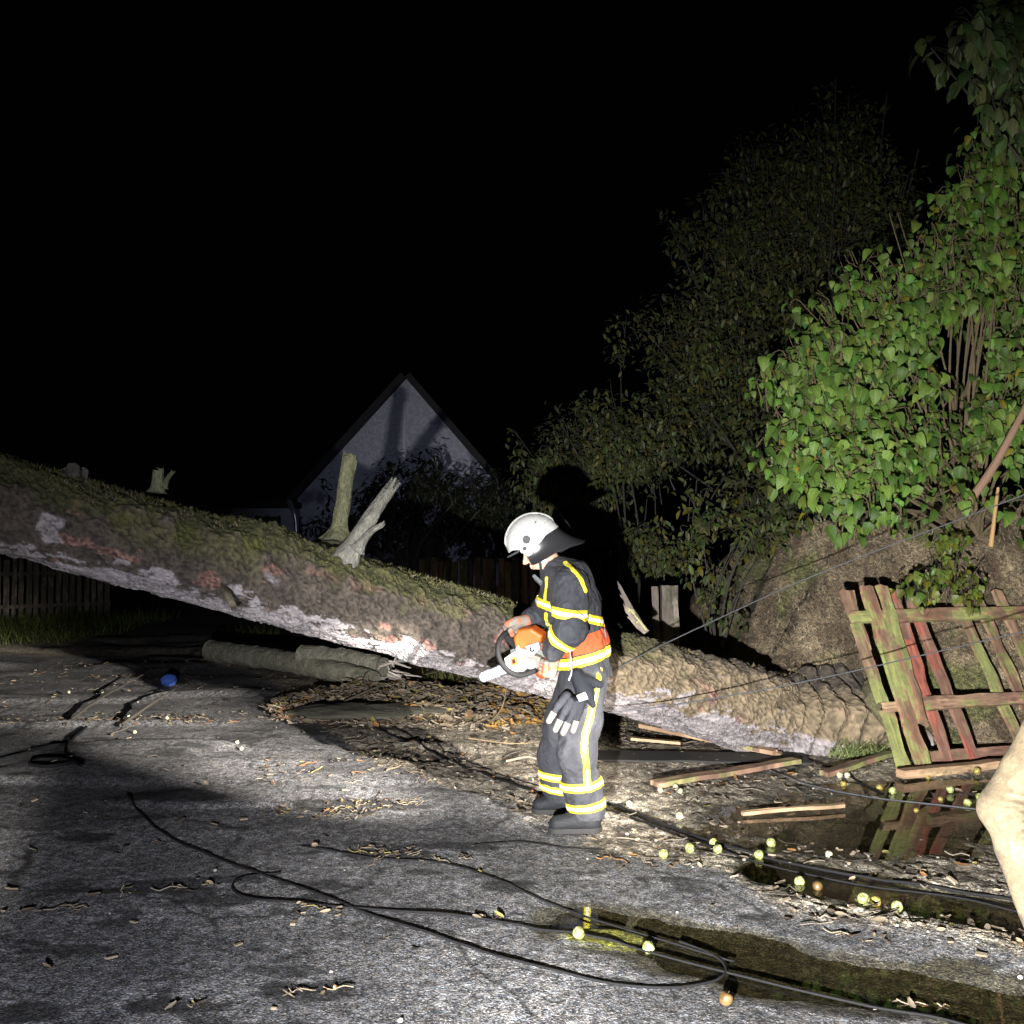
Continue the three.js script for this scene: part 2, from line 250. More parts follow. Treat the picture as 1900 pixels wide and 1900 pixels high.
// standing water, one sheet per pool, its shore where the ground comes up through it
const waterMat = new THREE.MeshPhysicalMaterial({ color: lin(0.6, 0.57, 0.45), roughness: 0.015, transmission: 1, thickness: 0, ior: 1.34 });
function puddle(a, b, w, label) {
  const d = b.clone().sub(a).setY(0), L = d.length() + 2.6 * w, g = new THREE.PlaneGeometry(L, 2.9 * w, 1, 1).rotateX(-Math.PI / 2).rotateY(-Math.atan2(d.z, d.x));
  const c = a.clone().add(b).multiplyScalar(0.5); g.translate(c.x, WATER, c.z);
  const o = single('puddle', g, waterMat, label, null, null, 'structure'); o.castShadow = false; return o;
}
puddle(gr(1500, 1545), gr(1890, 1505), 0.62, 'dark puddle mirroring the leaning fence panel');
puddle(pools[2][0], pools[2][1], 0.16, 'narrow puddle with floating apples in front of the big one').position.y -= 0.004;
puddle(pools[3][0], gr(1890, 1856), 0.34, 'long shallow puddle across the front of the asphalt').position.y -= 0.008;

// ------------------------------------------------------------------ house far behind
{
  const z = 25, h = thing('house', 'pale gabled house far behind the fallen trunk, dark roof', 'house', V(at(750, 1000, z).x, 0, -z - 3));
  const wallMap = tex(512, 512, (u, v) => { const k = 0.84 + 0.16 * wrapNoise(u, v, 90, 51), b = sst(0.56, 0.72, 0.6 * wrapNoise(u, v, 5, 52) + 0.4 * wrapNoise(u, v * 0.5, 24, 53)); return [k - 0.3 * b, k - 0.3 * b, k - 0.26 * b]; }, true);
  const wm = mat([0.54, 0.55, 0.62], 0.95, { map: wallMap, bumpMap: grainBump, bumpScale: 0.006 }), roofM = mat([0.03, 0.03, 0.032], 0.9, { bumpMap: woodBump, bumpScale: 0.01 });
  const L = at(552, 925, z), R = at(945, 925, z), P = at(754, 703, z), yE = L.y;
  const s = new THREE.Shape(); s.moveTo(L.x, 0); s.lineTo(R.x, 0); s.lineTo(R.x, yE); s.lineTo(P.x, P.y); s.lineTo(L.x, yE); s.lineTo(L.x, 0);
  part(h, 'wall', boxUV(new THREE.ExtrudeGeometry(s, { depth: 7, bevelEnabled: false }).translate(0, 0, -z - 7), 0.22), wm);
  const seam = new THREE.BoxGeometry(0.05, P.y - 0.6, 0.03).translate(P.x - 0.05, (P.y - 0.6) / 2, -z + 0.016); for (const [vx, vy, vs] of []) { const q = at(vx, vy, z); part(h, 'vent', new THREE.BoxGeometry(vs * 0.8, vs, 0.05).translate(q.x, q.y, -z + 0.01), mat([0.02, 0.02, 0.025], 0.8)); }
  part(h, 'wall_seam', seam, mat([0.6, 0.6, 0.7], 0.9));
  for (const e of [L, R]) {
    const dx = P.x - e.x, dy = P.y - yE, len = Math.hypot(dx, dy) + 0.5, g = new THREE.BoxGeometry(len, 0.16, 7.7, 12, 1, 1); g.rotateZ(Math.atan2(dy, dx) + (dx < 0 ? Math.PI : 0));
    const u = V(dx, dy, 0).normalize(), nrm = V(-u.y, u.x, 0).multiplyScalar(dx < 0 ? -1 : 1);
    g.translate((e.x + P.x) / 2 - u.x * 0.24 + nrm.x * 0.085, (yE + P.y) / 2 - u.y * 0.24 + nrm.y * 0.085, -z - 3.55); part(h, 'roof', g, roofM);
  }
  // lean-to on the left with a barred window, a drain pipe at the corner
  const a = at(430, 943, z - 0.6), b = at(547, 943, z - 0.6);
  part(h, 'side_building', boxUV(new THREE.BoxGeometry(b.x - a.x, a.y, 4).translate((a.x + b.x) / 2, a.y / 2, -z - 1.4), 0.3), wm);
  part(h, 'side_roof', new THREE.BoxGeometry(b.x - a.x + 0.3, 0.14, 4.5).translate((a.x + b.x) / 2 - 0.1, a.y + 0.09, -z - 1.35), roofM);
  const w = at(498, 975, z - 0.6), win = part(h, 'window', new THREE.BoxGeometry(0.62, 0.75, 0.05).translate(w.x, w.y - 0.15, -z + 0.62), mat([0.03, 0.03, 0.03], 0.3));
  for (const k of [-0.29, 0, 0.29]) part(win, 'window_bar', new THREE.BoxGeometry(0.05, 0.8, 0.04).translate(w.x + k, w.y - 0.15, -z + 0.66), mat([0.02, 0.02, 0.02], 0.7));
  const p1 = at(535, 930, z - 1), p2 = at(542, 944, z - 1.1), p3 = at(548, 958, z - 1.1); part(h, 'drain_pipe', tube([p1, p2, p3, V(p3.x, 0.1, p3.z)], 0.06, 14, 8), mat([0.5, 0.5, 0.52], 0.25, { metalness: 0.7 }));
}

// ------------------------------------------------------------------ picket fences in the back
function picketFence(label, a, b, h, n, m, lean = 0) {
  const f = thing('picket_fence', label, 'fence', V((a.x + b.x) / 2, 0, (a.z + b.z) / 2));
  const d = b.clone().sub(a), step = d.length() / n; d.normalize(); const nrm = V(-d.z, 0, d.x);
  for (let i = 0; i < n; i++) {
    const c = a.clone().addScaledVector(d, (i + 0.5) * step), q = V(rr(-1, 1) * 0.012 + lean, 1, rr(-1, 1) * 0.02);
    part(f, 'picket', board(c.clone(), c.clone().addScaledVector(q, h * rr(0.96, 1.02)), d, step * rr(0.66, 0.8), 0.018), m[i % m.length]);
  }
  for (const k of [0.25, 0.75]) part(f, 'rail', board(a.clone().addScaledVector(nrm, -0.03).setY(h * k), b.clone().addScaledVector(nrm, -0.03).setY(h * k), V(0, 1, 0), 0.07, 0.035), m[0]);
  return f;
}
const greyWood = [71, 81].map((z) => mat([1, 1, 1], 0.9, { map: woodTex([0.34, 0.31, 0.28], [0.46, 0.42, 0.38], [0.2, 0.24, 0.14], 0.1, z), bumpMap: woodBump, bumpScale: 0.004 }));
const redWood = [171, 181].map((z) => mat([1, 1, 1], 0.85, { map: woodTex([0.6, 0.35, 0.29], [0.5, 0.38, 0.32], [0.44, 0.44, 0.3], 0.12, z), bumpMap: woodBump, bumpScale: 0.003 }));
const greenWood = [271, 281].map((z) => mat([1, 1, 1], 0.9, { map: woodTex([0.52, 0.43, 0.34], [0.54, 0.4, 0.32], [0.52, 0.57, 0.33], 0.42, z), bumpMap: woodBump, bumpScale: 0.004 }));
const brownWood = [371, 381].map((z) => mat([1, 1, 1], 0.88, { map: woodTex([0.5, 0.39, 0.32], [0.58, 0.47, 0.38], [0.48, 0.52, 0.3], 0.22, z), bumpMap: woodBump, bumpScale: 0.004 }));
const paleWood = [471].map((z) => mat([1, 1, 1], 0.85, { map: woodTex([0.72, 0.6, 0.47], [0.62, 0.5, 0.4], [0.5, 0.45, 0.3], 0.1, z), bumpMap: woodBump, bumpScale: 0.004 }));
{
  const a = at(775, 1100, 12.2), b = at(1015, 1100, 10.6); a.y = b.y = 0;
  picketFence('dim red-brown picket fence between the trunk and the dark bushes', a, b, 1.36, 17, [brownWood[1], greyWood[0], brownWood[0]]);
  const c = at(-160, 1100, 17.5), d = at(205, 1100, 19.5); c.y = d.y = 0;
  picketFence('weathered picket fence in the dark behind the grass verge', c, d, 1.25, 26, greyWood);
}

// ------------------------------------------------------------------ earth bank on the right, with dry roots on its face
function bankY(x, z) {
  const zf = 7.42 + 0.22 * (noise(x * 1.7, 3.3) - 0.5) - 0.12 * sst(2.6, 4.5, x), n = 0.14 * (fbm(x * 2.1, z * 2.1, 41, 3) - 0.5);
  const top = 1.78 * sst(1.72, 2.75, x + 0.3 * (noise(z * 2, 1.1) - 0.5)) + 0.2 * sst(3, 5, x);
  return top * Math.pow(sst(zf, zf + 1.35, -z + n), 0.72) * (1 - 0.4 * sst(10, 13, -z));
}
{
  const nx = 330, nz = 240, pos = [], idx = [], uv = [], x0 = 1.5, x1 = 7.5, z0 = -7.25, z1 = -13;
  for (let j = 0; j <= nz; j++) for (let i = 0; i <= nx; i++) {
    const x = mix(x0, x1, Math.pow(i / nx, 1.25)), z = mix(z0, z1, Math.pow(j / nz, 1.7)), b = bankY(x, z), r = 0.15 * (fbm(x * 6, z * 6, b * 6, 4) - 0.5) + 0.04 * (noise(x * 34, z * 34, b * 30) - 0.5);
    pos.push(x, b > 0.02 ? b + r * sst(0, 0.2, b) : -0.08, z - r * 1.2); uv.push(x / 0.8, (b * 1.3 - z * 0.6) / 0.8);
  }
  for (let j = 0; j < nz; j++) for (let i = 0; i < nx; i++) { const a = j * (nx + 1) + i, b = a + nx + 1; idx.push(a, a + 1, b, a + 1, b + 1, b); }
  const g = geoFrom(pos, idx, { uv });
  paint(g, (x, y, z) => { const n = fbm(x * 5, y * 5, z * 5, 3), m = noise(x * 40, y * 40, z * 40); let c = mix3([0.085, 0.062, 0.038], [0.185, 0.145, 0.092], sst(0.3, 0.7, n)); c = mix3(c, [0.085, 0.095, 0.03], sst(0.58, 0.68, fbm(x * 2.3, y * 2.3, z * 2.3 + 9, 3)) * 0.8); return c.map((k) => k * (0.65 + 0.7 * m)); });
  const o = flags(new THREE.Mesh(g, mat([4, 4, 4], 0.95, { vertexColors: true, map: grainColor, bumpMap: grainBump, bumpScale: 0.012 }))); o.name = 'hill'; tag(o, 'brown earth bank behind the leaning fence panel, dry roots hanging on it', null, null, 'structure'); scene.add(o);
}

// ------------------------------------------------------------------ the fallen trunk
const AX0 = at(1400, 1317, 7.4), AX1 = at(0, 937, 5.3), AXD = AX1.clone().sub(AX0), AXL = AXD.length(); AXD.normalize();
const AXS = V(0, 0, 0).crossVectors(V(0, 1, 0), AXD).normalize(), AXU = V(0, 0, 0).crossVectors(AXD, AXS).normalize(); // AXS points away from or towards us, AXU up
const toUs = AXS.z > 0 ? 1 : -1;
// s metres along from the right, phi from straight up, positive towards the camera
function trunkR(s, phi) {
  let r = 0.292 - 0.006 * s + 0.02 * (noise(s * 0.8, Math.cos(phi) * 1.2 + 3, Math.sin(phi) * 1.2) - 0.5);
  const flare = sst(-0.1, -0.9, s); r += flare * (0.14 + 0.12 * Math.pow(0.5 + 0.5 * Math.cos(phi * 5 + 0.6), 2)); r *= 1 + 0.06 * sst(0.4, -0.2, s); r += sst(-0.12, -0.3, s) * 0.03 * Math.sin(s * 41 + 2 * noise(s * 3, phi * 2) + 0.6 * Math.sin(phi * 3));
  r += 0.05 * Math.exp(-(((s - 3.9) / 0.22) ** 2)) * Math.max(0, Math.cos(phi)) + 0.02 * Math.exp(-(((s - 0.2) / 0.18) ** 2));
  return r;
}
const trunkPoint = (s, phi, up = 0) => { const r = trunkR(s, phi) + up; return AX0.clone().addScaledVector(AXD, s).addScaledVector(AXU, r * Math.cos(phi)).addScaledVector(AXS, toUs * r * Math.sin(phi)).add(V(0, s < 0 ? -0.1 * s * s : 0, 0)); };
const trunk = thing('fallen_tree', 'huge fallen mossy tree trunk lying across the road behind the firefighter', 'fallen tree', V(AX0.x, 0, AX0.z));
{
  const S0 = -1.25, S1 = AXL + 2.2, ns = 1000, np = 250, pos = new Float32Array((ns + 1) * (np + 1) * 3), uv = new Float32Array((ns + 1) * (np + 1) * 2), col = new Float32Array((ns + 1) * (np + 1) * 3), idx = [];
  const p = V(0, 0, 0);
  for (let i = 0, o = 0; i <= ns; i++) for (let j = 0; j <= np; j++, o++) {
    const s = mix(S0, S1, i / ns), phi = (j === np ? 0 : j / np) * Math.PI * 2, ph = phi > Math.PI ? phi - 2 * Math.PI : phi, arc = Math.abs(ph) * 0.29 * (ph < 0 ? -1 : 1);
    const wob = fbm(s * 2.6, arc * 3.2, 1, 3) - 0.5, down = Math.abs(ph) / Math.PI; // 0 top .. 1 underside
    const rag = fbm(s * 24, arc * 24, 5, 3) - 0.5, [c1, c2, id] = cells(s * 8 + 2.4 * wob + 1.3 * rag, arc * 19 + 1.8 * wob + 1.5 * rag), [d1, d2, id2] = cells(s * 21 + 5 * wob + rag, arc * 44 + 2 * rag), gap = Math.min(c2 - c1, 0.5 * (d2 - d1) + (id > 0.55 ? 0.25 : 0)), n2 = fbm(s * 11, arc * 11, 3, 3), n3 = noise(s * 70, arc * 70, 2), big = fbm(s * 1.5, arc * 2.4, 7, 3);
    // pale scales where the outer bark has come off below, moss and old bark above
    const edge = mix(0.58, 0.74, sst(0.9, 2.8, s)) + 0.05 * sst(1.5, -0.5, s), pale = sst(-0.012, 0.012, down - edge + 0.34 * wob + 0.2 * (n2 - 0.5) + 0.16 * (id - 0.5) + 0.06 * (id2 - 0.5)) * sst(-0.75, -0.2, s + 0.5 * wob);
    const island = sst(0.69, 0.72, fbm(s * 3.4, arc * 4.4, 19, 3)) * sst(0.28, 0.4, down) * (id > 0.35 ? 1 : 0), white = Math.max(pale, island), mossy = sst(0.46, 0.3, down + 0.4 * (n2 - 0.5) + 0.3 * (big - 0.5)) * sst(0.6, 1.4, s);
    let c = mix3([0.036, 0.03, 0.026], [0.088, 0.07, 0.054], n2); if (s < 1.7) c = mix3(c, mix3([0.1, 0.078, 0.05], [0.26, 0.2, 0.125], n2), sst(1.75, 1.25, s + 0.5 * wob) * sst(0.1, 0.3, down));
    c = mix3(c, mix3([0.036, 0.04, 0.013], [0.08, 0.08, 0.02], n2), mossy * 0.8);
    c = mix3(c, [0.15, 0.16, 0.02], sst(0.6, 0.68, fbm(s * 2.2 + 5, arc * 3, 23, 3)) * sst(0.62, 0.35, down) * sst(0.2, 0.3, down) * (s < 0.9 ? 1 : 0.25));
    c = mix3(c, mix3([0.12, 0.06, 0.05], [0.26, 0.14, 0.11], n3), sst(0.66, 0.7, fbm(s * 6.5, arc * 9, 29, 4)) * sst(0.3, 0.5, down) * 0.75);
    const tone = [0.36, 0.325, 0.33];
    c = mix3(c, mix3(tone.map((k) => k * 0.5), tone, 0.6 * id + 0.4 * id2).map((k) => k * (0.42 + 0.58 * sst(0.01, 0.12, gap))), white);
    c = c.map((k) => k * mix(0.35 + 1.3 * n3, 0.7 + 0.6 * n3, white));
    const up = 0.05 * wob + white * (0.011 * sst(0.0, 0.12, gap) + 0.016 * (id - 0.5) + 0.007 * (id2 - 0.5) - 0.014) + (1 - white) * (0.07 * (n2 - 0.5) + 0.018 * (n3 - 0.5) + 0.03 * rag);
    p.copy(trunkPoint(s, ph, up)); pos.set([p.x, p.y, p.z], o * 3); uv.set([s / 0.5, arc / 0.5], o * 2); col.set(c, o * 3);
  }
  for (let i = 0; i < ns; i++) for (let j = 0; j < np; j++) { const a = i * (np + 1) + j, b = a + np + 1; toUs > 0 ? idx.push(a, a + 1, b, a + 1, b + 1, b) : idx.push(a, b, a + 1, a + 1, b, b + 1); }
  const g = geoFrom(pos, idx, { uv, color: col });
  part(trunk, 'trunk', g, mat([1, 1, 1], 0.95, { vertexColors: true, bumpMap: barkBump, bumpScale: 0.01 }));
}
const barkMat = mat([1, 1, 1], 0.95, { vertexColors: true, bumpMap: barkBump, bumpScale: 0.012 });
const barkPaint = (a, b, k = 14) => (x, y, z) => mix3(a, b, fbm(x * k, y * k, z * k, 3)).map((q) => q * (0.6 + 0.8 * noise(x * 80, y * 80, z * 80)));
// a broken limb: jagged top, bark in ridges
function snag(pts, r0, label, jag, colA, colB) {
  const r = (t) => r0(t) * (1 + 0.75 * Math.exp(-t * 9));
  const g = tube(pts, r, 46, 30), P = g.attributes.position, U = g.attributes.uv, L = U.getY(P.count - 40);
  const dir = pts[pts.length - 1].clone().sub(pts[0]).normalize();
  let top = 0; for (let i = 0; i < P.count; i++) top = Math.max(top, U.getY(i));
  for (let i = 0; i < P.count; i++) {
    const u = U.getX(i), v = U.getY(i), k = sst(0.75, 1, v / top), q = 1 + 0.34 * (noise(u * 9, v * 7, top * 9) - 0.5) + 0.26 * (noise(u * 26, v * 9, top) - 0.5), ax = sst(0, 1, v / top);
    const j = k * jag * (hash(Math.floor(u * 9), 3, Math.floor(top * 100)) - 0.6);
    const c = new THREE.CatmullRomCurve3(pts, false, 'centripetal').getPointAt(clamp(v / top, 0, 1));
    P.setXYZ(i, c.x + (P.getX(i) - c.x) * q + dir.x * j, c.y + (P.getY(i) - c.y) * q + dir.y * j, c.z + (P.getZ(i) - c.z) * q + dir.z * j);
  }
  g.computeVertexNormals(); paint(g, barkPaint(colA, colB)); const o = part(trunk, 'branch_stub', g, barkMat); if (label) o.userData.label = label; return o;
}
{
  const zt = 6.2;
  snag([at(626, 1010, zt), at(631, 975, zt + 0.02), at(640, 905, zt + 0.03), at(650, 850, zt)], (t) => mix(0.075, 0.048, sst(0, 0.25, t)) - 0.006 * t, 'upright broken limb, mossy green bark', 0.12, [0.07, 0.075, 0.04], [0.2, 0.2, 0.11]);
  snag([at(640, 1042, zt - 0.22), at(664, 1000, zt - 0.24), at(700, 940, zt - 0.2), at(729, 898, zt - 0.16)], (t) => mix(0.062, 0.034, t), 'slanting broken limb of grey splintered wood', 0.16, [0.09, 0.09, 0.075], [0.27, 0.26, 0.22]);
  snag([at(662, 1018, zt - 0.28), at(690, 985, zt - 0.32), at(712, 972, zt - 0.33)], (t) => mix(0.03, 0.014, t), null, 0.05, [0.1, 0.1, 0.085], [0.27, 0.26, 0.22]);
  snag([at(291, 915, 5.7), at(293, 895, 5.7), at(294, 870, 5.7)], (t) => mix(0.036, 0.03, t), null, 0.03, [0.12, 0.13, 0.07], [0.25, 0.26, 0.15]);
  snag([at(304, 906, 5.7), at(311, 888, 5.7), at(322, 874, 5.7)], (t) => mix(0.015, 0.011, t), null, 0.02, [0.12, 0.13, 0.07], [0.25, 0.26, 0.15]);
  snag([at(133, 886, 5.45), at(135, 876, 5.4), at(136, 868, 5.36)], (t) => mix(0.05, 0.032, t), null, 0.01, [0.08, 0.07, 0.06], [0.18, 0.16, 0.14]);
  snag([at(415, 1090, 5.62), at(424, 1108, 5.45), at(436, 1128, 5.42)], (t) => mix(0.03, 0.02, t), null, 0.02, [0.12, 0.1, 0.07], [0.25, 0.22, 0.15]);
  // thin shoots standing on top of the trunk behind the firefighter
  const shoot = [[at(1200, 1170, 6.9), at(1185, 1150, 6.92), at(1172, 1135, 6.94), at(1166, 1128, 6.95)], [at(1178, 1142, 6.93), at(1172, 1131, 6.95), at(1164, 1136, 6.95)], [at(1186, 1152, 6.92), at(1178, 1157, 6.9)], [at(1152, 1164, 6.85), at(1147, 1156, 6.87), at(1144, 1160, 6.86)]];
  for (const q of shoot) part(trunk, 'shoot', tube(q, (t) => 0.012 - 0.005 * t, 10, 6), mat([0.3, 0.29, 0.14], 0.9));
  // buttress roots at the butt end
  for (const [px, py, qx, qy, r, d] of [[1625, 1290, 1662, 1362, 0.07, 7.3]]) {
    const g = tube([at(px - 8, py - 18, d + 0.16), at(px + 4, py + 12, d - 0.02), at((px + qx) / 2 + 8, (py + qy) / 2 + 14, d - 0.09), at(qx, qy, d - 0.1)], (t) => r * (0.75 + 0.25 * t), 40, 20), P = g.attributes.position;
    for (let i = 0; i < P.count; i++) { const x = P.getX(i), y = P.getY(i), z = P.getZ(i), n = 0.09 * (fbm(x * 14, y * 8, z * 14, 4) - 0.5); P.setXYZ(i, x + n, y, z + n); }
    g.computeVertexNormals(); part(trunk, 'root', paint(g, (x, y, z) => mix3([0.055, 0.05, 0.03], [0.16, 0.15, 0.075], fbm(x * 8, y * 8, z * 8, 3)).map((k) => k * (0.6 + 0.8 * noise(x * 70, y * 70, z * 70)))), barkMat);
  }
  // moss and loose bark curls standing off the trunk
  const blade = new THREE.PlaneGeometry(0.006, 0.034, 1, 3); { const P = blade.attributes.position; for (let i = 0; i < P.count; i++) { const v = P.getY(i) / 0.034 + 0.5; P.setXYZ(i, P.getX(i) * (1 - 0.8 * v), v * 0.03, 0.016 * v * v); } blade.computeVertexNormals(); }
  const list = [], M = new THREE.Matrix4(), q = new THREE.Quaternion(), base = trunk.position;
  for (let i = 0; i < 30000; i++) {
    const s = rr(-0.6, AXL + 1.5), phi = rr(-1.3, 1.75); if (rnd() < 0.9 * sst(0.5, 1.6, Math.abs(phi)) || fbm(s * 2, phi * 1.6, 77, 2) < rr(0.32, 0.62)) continue;
    if (s < 1.6 && rnd() < 0.6) continue;
    const p = trunkPoint(s, phi, 0.0), n = p.clone().sub(trunkPoint(s, phi, -0.1)).normalize(); q.setFromUnitVectors(V(0, 1, 0), n.add(V(rr(-1, 1), rr(-0.6, 0.9), rr(-1, 1))).normalize());
    const k = rnd(), c = s < 1.5 && rnd() < 0.8 ? mix3([0.06, 0.048, 0.03], [0.21, 0.165, 0.1], k) : rnd() < 0.25 ? mix3([0.12, 0.09, 0.06], [0.24, 0.2, 0.14], k) : mix3([0.035, 0.04, 0.01], [0.13, 0.13, 0.03], k * k), z = rr(0.35, 0.95);
    M.compose(p.sub(base), q, V(z * 1.1, z, z)); list.push([M.clone(), lin(...c)]);
  }
  scatter('moss', blade, mat([1, 1, 1], 0.9, { side: THREE.DoubleSide }), list, trunk);
}
// ------------------------------------------------------------------ the fence panel leaning against the bank
{
  const O = gr(1690, 1428), X = V(0.93, 0, -0.36).normalize(), H = V(-0.36, 0, -0.93).normalize(), lean = 62 * Math.PI / 180;
  const U = V(0, Math.sin(lean), 0).addScaledVector(H, Math.cos(lean)), N = V(0, 0, 0).crossVectors(X, U).normalize();
  const eye = V(0, EYE, 0);
  const on = (zx, zy, off = 0) => { const d = at(1500 + zx / 4.75, 1040 + zy / 4.75, 1).sub(eye), o = O.clone().addScaledVector(N, off), t = o.sub(eye).dot(N) / d.dot(N); return eye.clone().addScaledVector(d, t); };
  const f = thing('wooden_fence_panel', 'broken red and mossy picket panel leaning on the earth bank', 'fence panel', O.clone());
  const pk = (x0, y0, x1, y1, w, off, m, name = 'picket', t = 0.022, label) => { const a = on(x1, y1, off), b = on(x0, y0, off); const o = part(f, name, board(a, b, X, w * 1.2, t, 0.012), m); if (label) o.userData.label = label; return o; };
  pk(338, 272, 500, 800, 0.082, -0.004, brownWood[0], 'stile', 0.035); pk(425, 560, 648, 1250, 0.08, 0.02, greenWood[1], 'stile', 0.02, 'mossy green outer upright');
  pk(690, 1335, 845, 1825, 0.085, 0.0, greenWood[0], 'stile', 0.03);
  for (const [y, m] of [[1258, 0], [1290, 0], [1318, 0]]) part(f, 'splint', board(on(650 + (y - 1258) * 0.2, y + 8, 0.035), on(790, y - 2, 0.04), U, rr(0.018, 0.026), 0.012), paleWood[m]);
  pk(512, 225, 1015, 1825, 0.098, 0.052, greenWood[0], 'picket', 0.024, 'wide loose board covered in green moss');
  pk(640, 218, 1010, 1450, 0.082, 0.056, greenWood[1], 'picket', 0.026);
  pk(745, 272, 1240, 1790, 0.068, 0, redWood[1]); pk(905, 352, 1470, 1778, 0.078, 0, redWood[0], 'picket', 0.024, 'brick-red painted picket');
  pk(1305, 345, 1905, 1690, 0.078, 0, greenWood[1]); pk(1450, 262, 2080, 1660, 0.078, 0, brownWood[1]); pk(1655, 262, 2280, 1640, 0.078, 0, brownWood[0]);
  pk(1900, 262, 2500, 1620, 0.078, 0, redWood[1]); pk(2110, 262, 2720, 1600, 0.078, 0, brownWood[1]); pk(2320, 262, 2930, 1580, 0.078, 0, redWood[0]);
  const rail = (x0, y0, x1, y1, w, off, m, t = 0.04) => part(f, 'rail', board(on(x0, y0, off), on(x1, y1, off), U, w, t, 0.007), m);
  rail(380, 500, 2500, 440, 0.095, 0.033, greenWood[0]); rail(1040, 1262, 2700, 1165, 0.092, 0.033, brownWood[0]); rail(1040, 1745, 2700, 1610, 0.085, -0.024, redWood[0], 0.022);
  const s0 = gr(1670, 1436, 0.03), s1 = gr(2060, 1394, 0.03); part(f, 'sill', board(s0, s1, V(0, 1, 0), 0.05, 0.075, 0.008), paleWood[0]);
}
// ------------------------------------------------------------------ post, splintered board and loose planks
{
  const z = 8.7, p = thing('fence_post', 'weathered grey square post standing behind the trunk', 'post', at(1235, 1180, z).setY(0.0));
  const base = (px, d) => { const q = at(px, 1180, d); q.y = 0.02; return q; };
  part(p, 'plank', board(base(1247, z), at(1241, 1086, z), V(1, 0, 0), 0.145, 0.1, 0.006), greyWood[0]); part(p, 'plank', board(base(1226, z - 0.075), at(1214, 1088, z - 0.06), V(1, 0, 0.1), 0.06, 0.045, 0.006), greyWood[1]);
  const s = new THREE.Shape(), Z = 6.98, P = [[1123, 1078], [1130, 1088], [1152, 1128], [1181, 1170], [1172, 1176], [1158, 1164], [1147, 1150], [1142, 1145], [1145, 1142], [1139, 1136], [1134, 1120], [1139, 1128], [1135, 1113], [1127, 1103], [1132, 1106], [1128, 1094], [1126, 1092]].map(([a, b]) => at(a, b, Z));
  for (const q of P) q.x += 0.085; s.moveTo(P[0].x, P[0].y); for (const q of P.slice(1)) s.lineTo(q.x, q.y); s.closePath();
  const g = new THREE.ExtrudeGeometry(s, { depth: 0.022, bevelEnabled: true, bevelSize: 0.002, bevelThickness: 0.002, bevelSegments: 1 }).translate(0, 0, -Z); { const Q = g.attributes.position, u = g.attributes.uv; for (let i = 0; i < Q.count; i++) u.setXY(i, Q.getX(i) * 0.85 + Q.getY(i) * 0.55, Q.getY(i) * 0.85 - Q.getX(i) * 0.55); }
  single('splintered_board', g, greyWood[1], 'jagged grey splintered board sticking up behind the trunk', 'board');
  const lay = (x0, y0, x1, y1, w, t, up0, up1, m, label) => { const a = gr(x0, y0, up0), b = gr(x1, y1, up1), d = b.clone().sub(a), side = V(-d.z, 0, d.x).normalize(); return single('plank', board(a, b, side, w, t, 0.008), m, label, 'plank'); };
  lay(1192, 1346, 1438, 1396, 0.075, 0.03, 0.08, 0.05, paleWood[0], 'long pale split plank lying just under the trunk');
  lay(1282, 1362, 1450, 1400, 0.06, 0.025, 0.13, 0.03, brownWood[1], 'brown plank lying on top of the pale split plank');
  lay(1170, 1370, 1262, 1378, 0.07, 0.02, 0.04, 0.03, paleWood[0], 'short pale plank nearest the firefighter under the trunk');
  lay(1214, 1455, 1478, 1411, 0.085, 0.03, 0.035, 0.05, brownWood[0], 'long brown plank lying crosswise on the dirt, mossy edge');
  lay(1528, 1436, 1652, 1398, 0.075, 0.03, 0.03, 0.05, brownWood[1], 'short reddish plank lying beside the corner of the fence panel');
  lay(1378, 1508, 1566, 1494, 0.03, 0.02, 0.012, 0.016, paleWood[0], 'thin pale stick at the edge of the big puddle');
  lay(1450, 1385, 1560, 1352, 0.05, 0.03, 0.03, 0.1, brownWood[0], 'dark stick leaning on the butt of the trunk');
  lay(1100, 1402, 1500, 1408, 0.3, 0.014, 0.02, 0.02, mat([0.03, 0.028, 0.025], 0.9, { bumpMap: woodBump, bumpScale: 0.005 }), 'flat dark sheet standing in for the shadow behind the brown plank');  // thin dark sheet in place of the shadow the plank casts
}
// ------------------------------------------------------------------ logs and slabs on the ground behind
function log(name, pts, r, label, a, b) {
  const g = tube(pts, r, 140, 44), P = g.attributes.position; for (let i = 0; i < P.count; i++) { const x = P.getX(i), y = P.getY(i), z = P.getZ(i); P.setXYZ(i, x, y + 0.05 * (fbm(x * 7, y * 12, z * 12, 4) - 0.5), z + 0.05 * (fbm(x * 7 + 9, y * 12, z * 12, 4) - 0.5)); }
  g.computeVertexNormals(); paint(g, barkPaint(a, b, 9)); return single(name, g, barkMat, label, 'log');
}
log('log', [gr(392, 1208, 0.16), gr(470, 1218, 0.16), gr(560, 1232, 0.17), gr(690, 1262, 0.14)], (t) => 0.135 - 0.03 * t, 'long grey-green log lying on the ground under the trunk', [0.17, 0.165, 0.11], [0.42, 0.4, 0.29]);
log('log', [gr(560, 1212, 0.3), gr(640, 1222, 0.28), gr(712, 1238, 0.24)], (t) => 0.1 + 0.01 * t, 'second smooth log lying half on the long one, pale broken end', [0.2, 0.195, 0.14], [0.45, 0.43, 0.33]);
